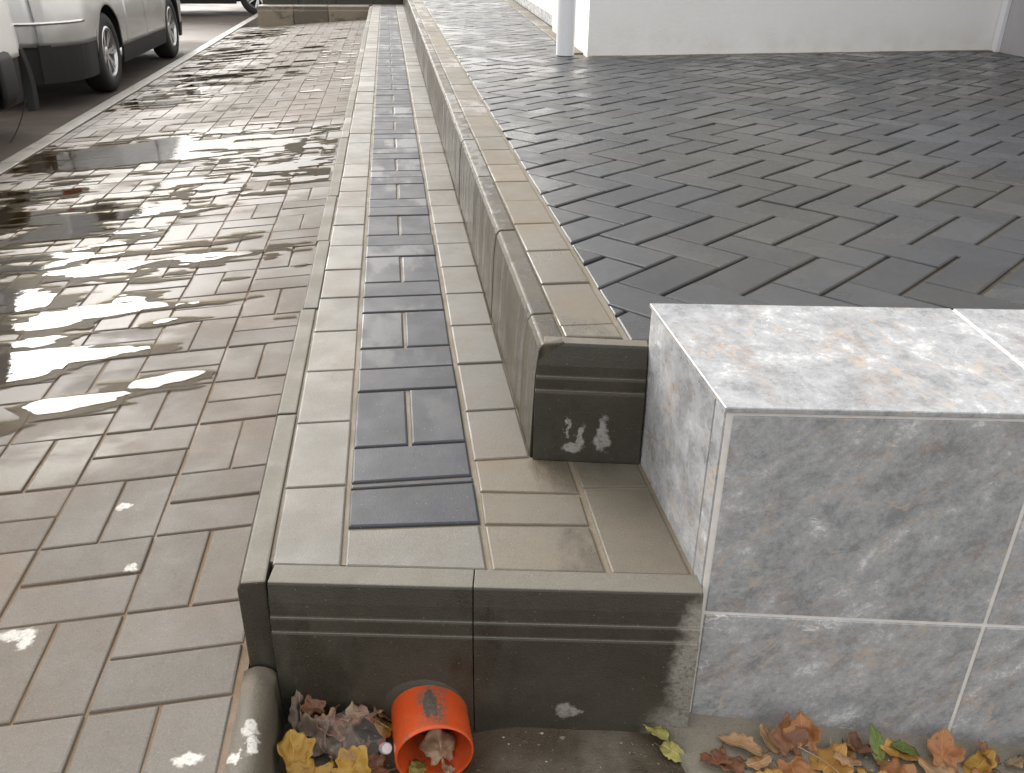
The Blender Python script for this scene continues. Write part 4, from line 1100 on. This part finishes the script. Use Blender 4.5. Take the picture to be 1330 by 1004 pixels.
def make_car(name, loc, rz, paintm, P, label, cat):
    car = empty(name, loc, rz, label=label, category=cat)
    L, hw0, ra, fa, r, arch = P['L'], P['hw'], P['ra'], P['fa'], P['r'], P['arch']
    zlow, zsh = P['zlow'], P['zsh']
    def hw(y):
        w_ = hw0
        cr = P.get('corner', 0.45)
        if y < cr: w_ *= 1 - 0.26 * ((cr - y) / cr) ** 2.6
        fc_ = P.get('fcorner', cr * 1.5)
        if y > L - fc_: w_ *= 1 - P.get('fshrink', 0.3) * ((y - L + fc_) / fc_) ** 2.4
        return w_
    def sect(z):
        if z < 0.42: return 0.985 - 0.05 * ((0.42 - z) / .25) ** 2
        if z < 0.56: return 0.985 + 0.015 * (z - .42) / .14
        return 1.0 - 0.045 * ((z - .56) / (zsh - .56)) ** 1.6
    def zb(y):
        b = zlow if not (P.get('rear_low') and y < ra - arch) else P['rear_low']
        for a_ in (ra, fa):
            if abs(y - a_) < arch: b = max(b, r + math.sqrt(arch ** 2 - (y - a_) ** 2))
        return b
    def zt(y):
        f = P['deck'](y / L); return f
    ysn = set(np.round(np.linspace(0, L, 46), 4))
    for a_ in (ra, fa):
        for k in range(17): ysn.add(round(a_ - arch * math.cos(math.pi * k / 16), 4))
        ysn.add(round(a_ - arch - .001, 4)); ysn.add(round(a_ + arch + .001, 4))
    gaps = P.get('gaps', [])
    for g in gaps: ysn.add(round(g, 4)); ysn.add(round(g + 0.008, 4))
    for k in range(8): ysn.add(round(0.06 * k, 4))
    ysn = sorted(ysn)
    nr = 14
    for side in (-1, 1):
        st = []
        for y in ysn:
            b, t_ = zb(y), zt(y)
            col = []
            for k in range(nr + 1):
                z = b + (t_ - b) * k / nr
                col.append((side * hw(y) * sect(z), y, z))
            st.append(col)
        V, Fc = loft(st, nr)
        n = nr + 1; groups = {}
        for f in Fc:
            i = f[0] // n; y = ysn[i]; ym = (ysn[i] + ysn[i + 1]) / 2
            if any(g <= ym <= g + .008 for g in gaps) and zb(ym) <= zlow + .001: continue
            nm = 'body_side'
            for q in range(len(gaps) - 1):
                if gaps[q] < ym < gaps[q + 1] and zb(ym) < zlow + .2: nm = 'door'
            groups.setdefault((nm, sum(g < ym for g in gaps)), []).append(f)
        for (nm, q), fs in groups.items():
            used = sorted({i for f in fs for i in f}); mp = {a: b for b, a in enumerate(used)}
            vv = [V[i] for i in used]
            if nm == 'door': vv = [(x * 1.0012, y, z) for x, y, z in vv]
            me = mesh_from(nm, vv, [tuple(mp[i] for i in f) for f in fs], paintm, True)
            o = obj(nm, me, car)
            o.modifiers.new('solid', 'SOLIDIFY').thickness = 0.012
            if nm == 'door':
                yc = sum(v[1] for v in vv) / len(vv); zc = max(v[2] for v in vv) - 0.12
                hb = bmesh.new(); bmesh.ops.create_cube(hb, size=1)
                for v in hb.verts: v.co = Vector((side * (hw0 * sect(zc) + .012) + v.co.x * .03, yc - .3 + v.co.y * .18, zc + v.co.z * .03))
                bmesh.ops.bevel(hb, geom=list(hb.edges), offset=.008, segments=2, affect='EDGES')
                from_bm('door_handle', hb, paintm, o, True)
        # black lower sill / valance
        st = []
        for y in ysn:
            lo = P['zfloor']; hi = (P['rear_low'] if P.get('rear_low') and y < ra - arch else zlow) + .015
            ok = not any(abs(y - a_) < arch for a_ in (ra, fa))
            st.append([(side * hw(y) * (0.955 + .02 * q), y, lo + (hi - lo) * q) for q in (0, .5, 1)] if ok else None)
        run = []
        for c_ in st + [None]:
            if c_ is not None: run.append(c_); continue
            if len(run) > 1:
                V, Fc = loft(run, 2)
                o = obj('sill', mesh_from('sill', V, Fc, M['black_plastic'], False), car); o.modifiers.new('solid', 'SOLIDIFY').thickness = 0.02
            run = []
        # arch liners
        for a_ in (ra, fa):
            V, Fc = [], []
            for k in range(17):
                t = math.pi * k / 16
                for xx_ in (hw0 - .012, hw0 - .28): V.append((side * xx_, a_ - (arch - .004) * math.cos(t), max(P['zfloor'], r + (arch - .004) * math.sin(t))))
            for k in range(16): Fc.append((2 * k, 2 * k + 1, 2 * k + 3, 2 * k + 2))
            obj('wheel_arch_liner', mesh_from('wheel_arch_liner', V, Fc, M['black_plastic'], True), car)
    # ends and deck
    def endcap(y, nm):
        b, t_ = zb(y), zt(y); V, Fc = [], []
        nn = 10
        for k in range(nr + 1):
            z = b + (t_ - b) * k / nr
            for q in range(nn + 1):
                u = q / nn * 2 - 1
                V.append((u * hw(y) * sect(z), y + (-1 if y < 1 else 1) * 0.10 * (1 - u * u) * (1 - .5 * (k / nr) ** 3), z))
        for k in range(nr):
            for q in range(nn): a0 = k * (nn + 1) + q; Fc.append((a0, a0 + 1, a0 + nn + 2, a0 + nn + 1))
        o = obj(nm, mesh_from(nm, V, Fc, paintm, True), car); o.modifiers.new('solid', 'SOLIDIFY').thickness = 0.01
        V2 = []
        for z in (P['zfloor'], b + .01):
            for q in range(nn + 1):
                u = q / nn * 2 - 1; V2.append((u * hw(y) * .975, y + (-1 if y < 1 else 1) * (.10 * (1 - u * u) - .02), z))
        obj('valance', mesh_from('valance', V2, [(q, q + 1, nn + 2 + q, nn + 1 + q) for q in range(nn)], M['black_plastic'], True), car)
        return o
    rb = endcap(0, 'rear_bumper'); fb = endcap(L, 'front_bumper')
    V, Fc = [], []
    for y in ysn:
        z = zt(y)
        for u in np.linspace(-1, 1, 9): V.append((u * hw(y) * sect(z), y, z + 0.05 * (1 - u * u)))
    for i in range(len(ysn) - 1):
        for q in range(8): a0 = i * 9 + q; Fc.append((a0, a0 + 1, a0 + 10, a0 + 9))
    obj('deck', mesh_from('deck', V, Fc, paintm, True), car)
    # greenhouse
    gh = P['cabin']      # list of (y, z, half width)
    V, Fc = [], []
    base = [(y, zt(y) - .01, hw(y) * sect(zt(y)) * .97) for (y, z, q) in gh]
    for (y, z, q), (yb_, zb_, qb_) in zip(gh, base):
        V += [(-qb_, y, zb_), (-q, y, z), (-q * .8, y, z + .035), (q * .8, y, z + .035), (q, y, z), (qb_, y, zb_)]
    sideF, roofF = [], []
    for i in range(len(gh) - 1):
        a0 = i * 6
        for q in range(5):
            f = (a0 + q, a0 + q + 1, a0 + q + 7, a0 + q + 6)
            (sideF if q in (0, 4) else roofF).append(f)
    endF = [(0, 1, 2, 3, 4, 5), tuple(range(len(V) - 6, len(V)))[::-1]]
    gl_i = P.get('glass_ends', True)
    obj('roof', mesh_from('roof', V, roofF, paintm), car)
    obj('window', mesh_from('window', V, sideF + endF, M['glass'] if not P.get('panel') else paintm), car)
    # dark underbody
    bm = bmesh.new(); bmesh.ops.create_cube(bm, size=1)
    for v in bm.verts: v.co = Vector((v.co.x * 2 * (hw0 - .3), L / 2 + v.co.y * (L - .5), (P['zfloor'] + .02) + (v.co.z + .5) * .5))
    from_bm('underbody', bm, M['black_plastic'], car)
    # black box added behind the doors so their gaps read as shaded
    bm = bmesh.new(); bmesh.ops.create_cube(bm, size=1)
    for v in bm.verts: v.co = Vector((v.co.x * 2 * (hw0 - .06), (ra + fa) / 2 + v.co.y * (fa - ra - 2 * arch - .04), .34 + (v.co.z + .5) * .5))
    from_bm('gap_shadow_box', bm, M['black_plastic'], car)
    # wheels
    tyv, rbm = wheel_mesh(r, 0.2, P['rim'])
    tme = mesh_from('tyre', tyv[0], tyv[1], M['rubber'], True)
    bmesh.ops.recalc_face_normals(rbm, faces=rbm.faces); rme = bpy.data.meshes.new('rim'); rbm.to_mesh(rme); rbm.free(); rme.materials.append(M['alloy'])
    dv_, df_ = lathe([(0.0, .0), (P['rim'] - .03, .0), (P['rim'] - .03, -.06)], 32); dme = mesh_from('wheel', [(z, x, y) for x, y, z in dv_], df_, M['black_plastic'])
    for side in (-1, 1):
        for a_ in (ra, fa):
            wv = obj('wheel', dme, car); wv.location = (side * (hw0 - .115), a_, r)
            if side < 0: wv.rotation_euler = (0, 0, math.pi)
            obj('tyre', tme, wv); obj('rim', rme, wv)
    # trims
    if P.get('chrome'):
        zc = P['chrome']; V, Fc = [], []
        pts = [(u * hw(0) * sect(zc), -0.10 * (1 - u * u) * .95 - .02) for u in np.linspace(-1, 1, 13)]
        for side in (1,):
            pts += [(hw(y) * sect(zc) + .018, y) for y in (0.03, .06, .12, .18, .24, .3, .36)]
        pts = [(-hw(y) * sect(zc) - .018, y) for y in (.36, .3, .24, .18, .12, .06, .03)] + pts
        for (x, y) in pts: V += [(x, y, zc - .011), (x, y - .006 if abs(x) < hw0 * .7 else y, zc), (x, y, zc + .011)]
        for i in range(len(pts) - 1):
            for q in range(2): a0 = i * 3 + q; Fc.append((a0, a0 + 1, a0 + 4, a0 + 3))
        o = obj('chrome_strip', mesh_from('chrome_strip', V, Fc, M['chrome'], True), rb); o.modifiers.new('solid', 'SOLIDIFY').thickness = 0.006
    for side in (-1, 1):
        V, Fc = [], []
        for z in (zsh - .2, zsh - .02):
            for y in (-.012, .0, .05, .12, .2): V.append((side * (hw(max(y, 0)) * sect(z) + .006 - (.14 if y < -.01 else 0)), y - (.03 if y < 0 else .0), z))
        for q in range(4): Fc.append((q, q + 1, 6 + q, 5 + q))
        o = obj('tail_light', mesh_from('tail_light', V, Fc, M['red_lamp'], True), car); o.modifiers.new('solid', 'SOLIDIFY').thickness = .02
        V, Fc = [], []
        for z in (.6, .76):
            for y in (L - .35, L - .2, L - .08, L + .0): V.append((side * (hw(y) * sect(z) + .006), y, z))
        for q in range(3): Fc.append((q, q + 1, 5 + q, 4 + q))
        o = obj('headlight', mesh_from('headlight', V, Fc, M['clear_lamp'], True), car); o.modifiers.new('solid', 'SOLIDIFY').thickness = .02
    return car
def deck_car(s): return 0.98 if s < 0.62 else 0.98 - 0.26 * ((s - .62) / .38) ** 2
PS = dict(L=4.5, hw=0.90, ra=1.0, fa=3.45, r=0.322, arch=0.375, zlow=0.33, rear_low=0.46, zsh=1.0, zfloor=0.20, rim=0.205, corner=0.5, deck=deck_car, chrome=0.625,
          gaps=[1.52, 2.28, 3.02], cabin=[(0.12, .99, .62), (0.45, 1.42, .58), (1.3, 1.47, .60), (2.2, 1.44, .58), (3.0, 1.0, .60)])
RX = -2.37
make_car('parked_car', (RX - 0.90, 7.36, ZR), 0, M['silver'], PS, 'silver estate car with spoked alloy wheels parked along the sidewalk', 'car')
far = dict(PS); far.pop('chrome')
make_car('parked_car', (-1.2, 17.6, ZR), math.radians(90), M['dark_paint'], far, 'dark car parked crosswise far up the street', 'car')
PV = dict(L=4.72, hw=0.93, fcorner=0.2, fshrink=0.16, ra=0.85, fa=3.68, r=0.33, arch=0.40, zlow=0.50, rear_low=0.50, zsh=1.05, zfloor=0.22, rim=0.20, corner=0.5, deck=lambda s: 1.05 if s < .72 else 1.05 - .12 * ((s - .72) / .28) ** 2,
          gaps=[2.35, 3.22], panel=True, cabin=[(0.05, 1.85, .82), (1.5, 1.88, .82), (2.6, 1.86, .80), (3.5, 1.08, .78)])
van = make_car('parked_van', (-2.44 - .93, 1.95, ZR), 0, M['van_white'], PV, 'white van with black lower bumper parked nearest the camera', 'van')
# black bumper corner, rubber flap and a hanging cable at the van's front right
V, Fc = [], []
for i, y in enumerate((3.95 + .14, 4.15, 4.35, 4.5, 4.58, 4.62)):
    x = 0.93 - (0.0, 0.0, 0.015, 0.06, 0.13, 0.26)[i] + .012
    V += [(x - .03, y, .24), (x, y, .30), (x + .004, y, .50), (x - .01, y, .55)]
for i in range(5):
    for q in range(3): a0 = i * 4 + q; Fc.append((a0, a0 + 1, a0 + 5, a0 + 4))
o = obj('bumper_corner', mesh_from('bumper_corner', V, Fc, M['black_plastic'], True), van); o.modifiers.new('solid', 'SOLIDIFY').thickness = .02
V, Fc = [], []
for i in range(10):
    z = 0.14 + 0.40 * i / 9; yo = 0.03 * math.sin(i / 9 * math.pi)
    for (dx, dy) in ((0.0, 0.0), (0.045, 0.01), (0.06, 0.05), (0.0, 0.05)): V.append((0.90 + dx * (1 - .35 * (i / 9) ** 3), 4.56 + dy + yo, z))
for i in range(9):
    for q in range(4): Fc.append((i * 4 + q, i * 4 + (q + 1) % 4, i * 4 + 4 + (q + 1) % 4, i * 4 + 4 + q))
Fc += [(0, 1, 2, 3), (36, 37, 38, 39)]
obj('rubber_flap', mesh_from('rubber_flap', V, Fc, M['black_plastic']), van)
V, Fc = [], []
for j in range(9):
    s = j / 8; c = Vector((0.93 - .05 * s + .0, 4.5 - 0.30 * s, 0.24 - 0.235 * s - .03 * math.sin(s * math.pi)))
    for q in range(5): t = q * 2 * math.pi / 5; V.append((c.x + .004 * math.cos(t), c.y, c.z + .004 * math.sin(t)))
for j in range(8):
    for q in range(5): Fc.append((j * 5 + q, j * 5 + (q + 1) % 5, (j + 1) * 5 + (q + 1) % 5, (j + 1) * 5 + q))
obj('hanging_cable', mesh_from('hanging_cable', V, Fc, M['rubber'], True), van)
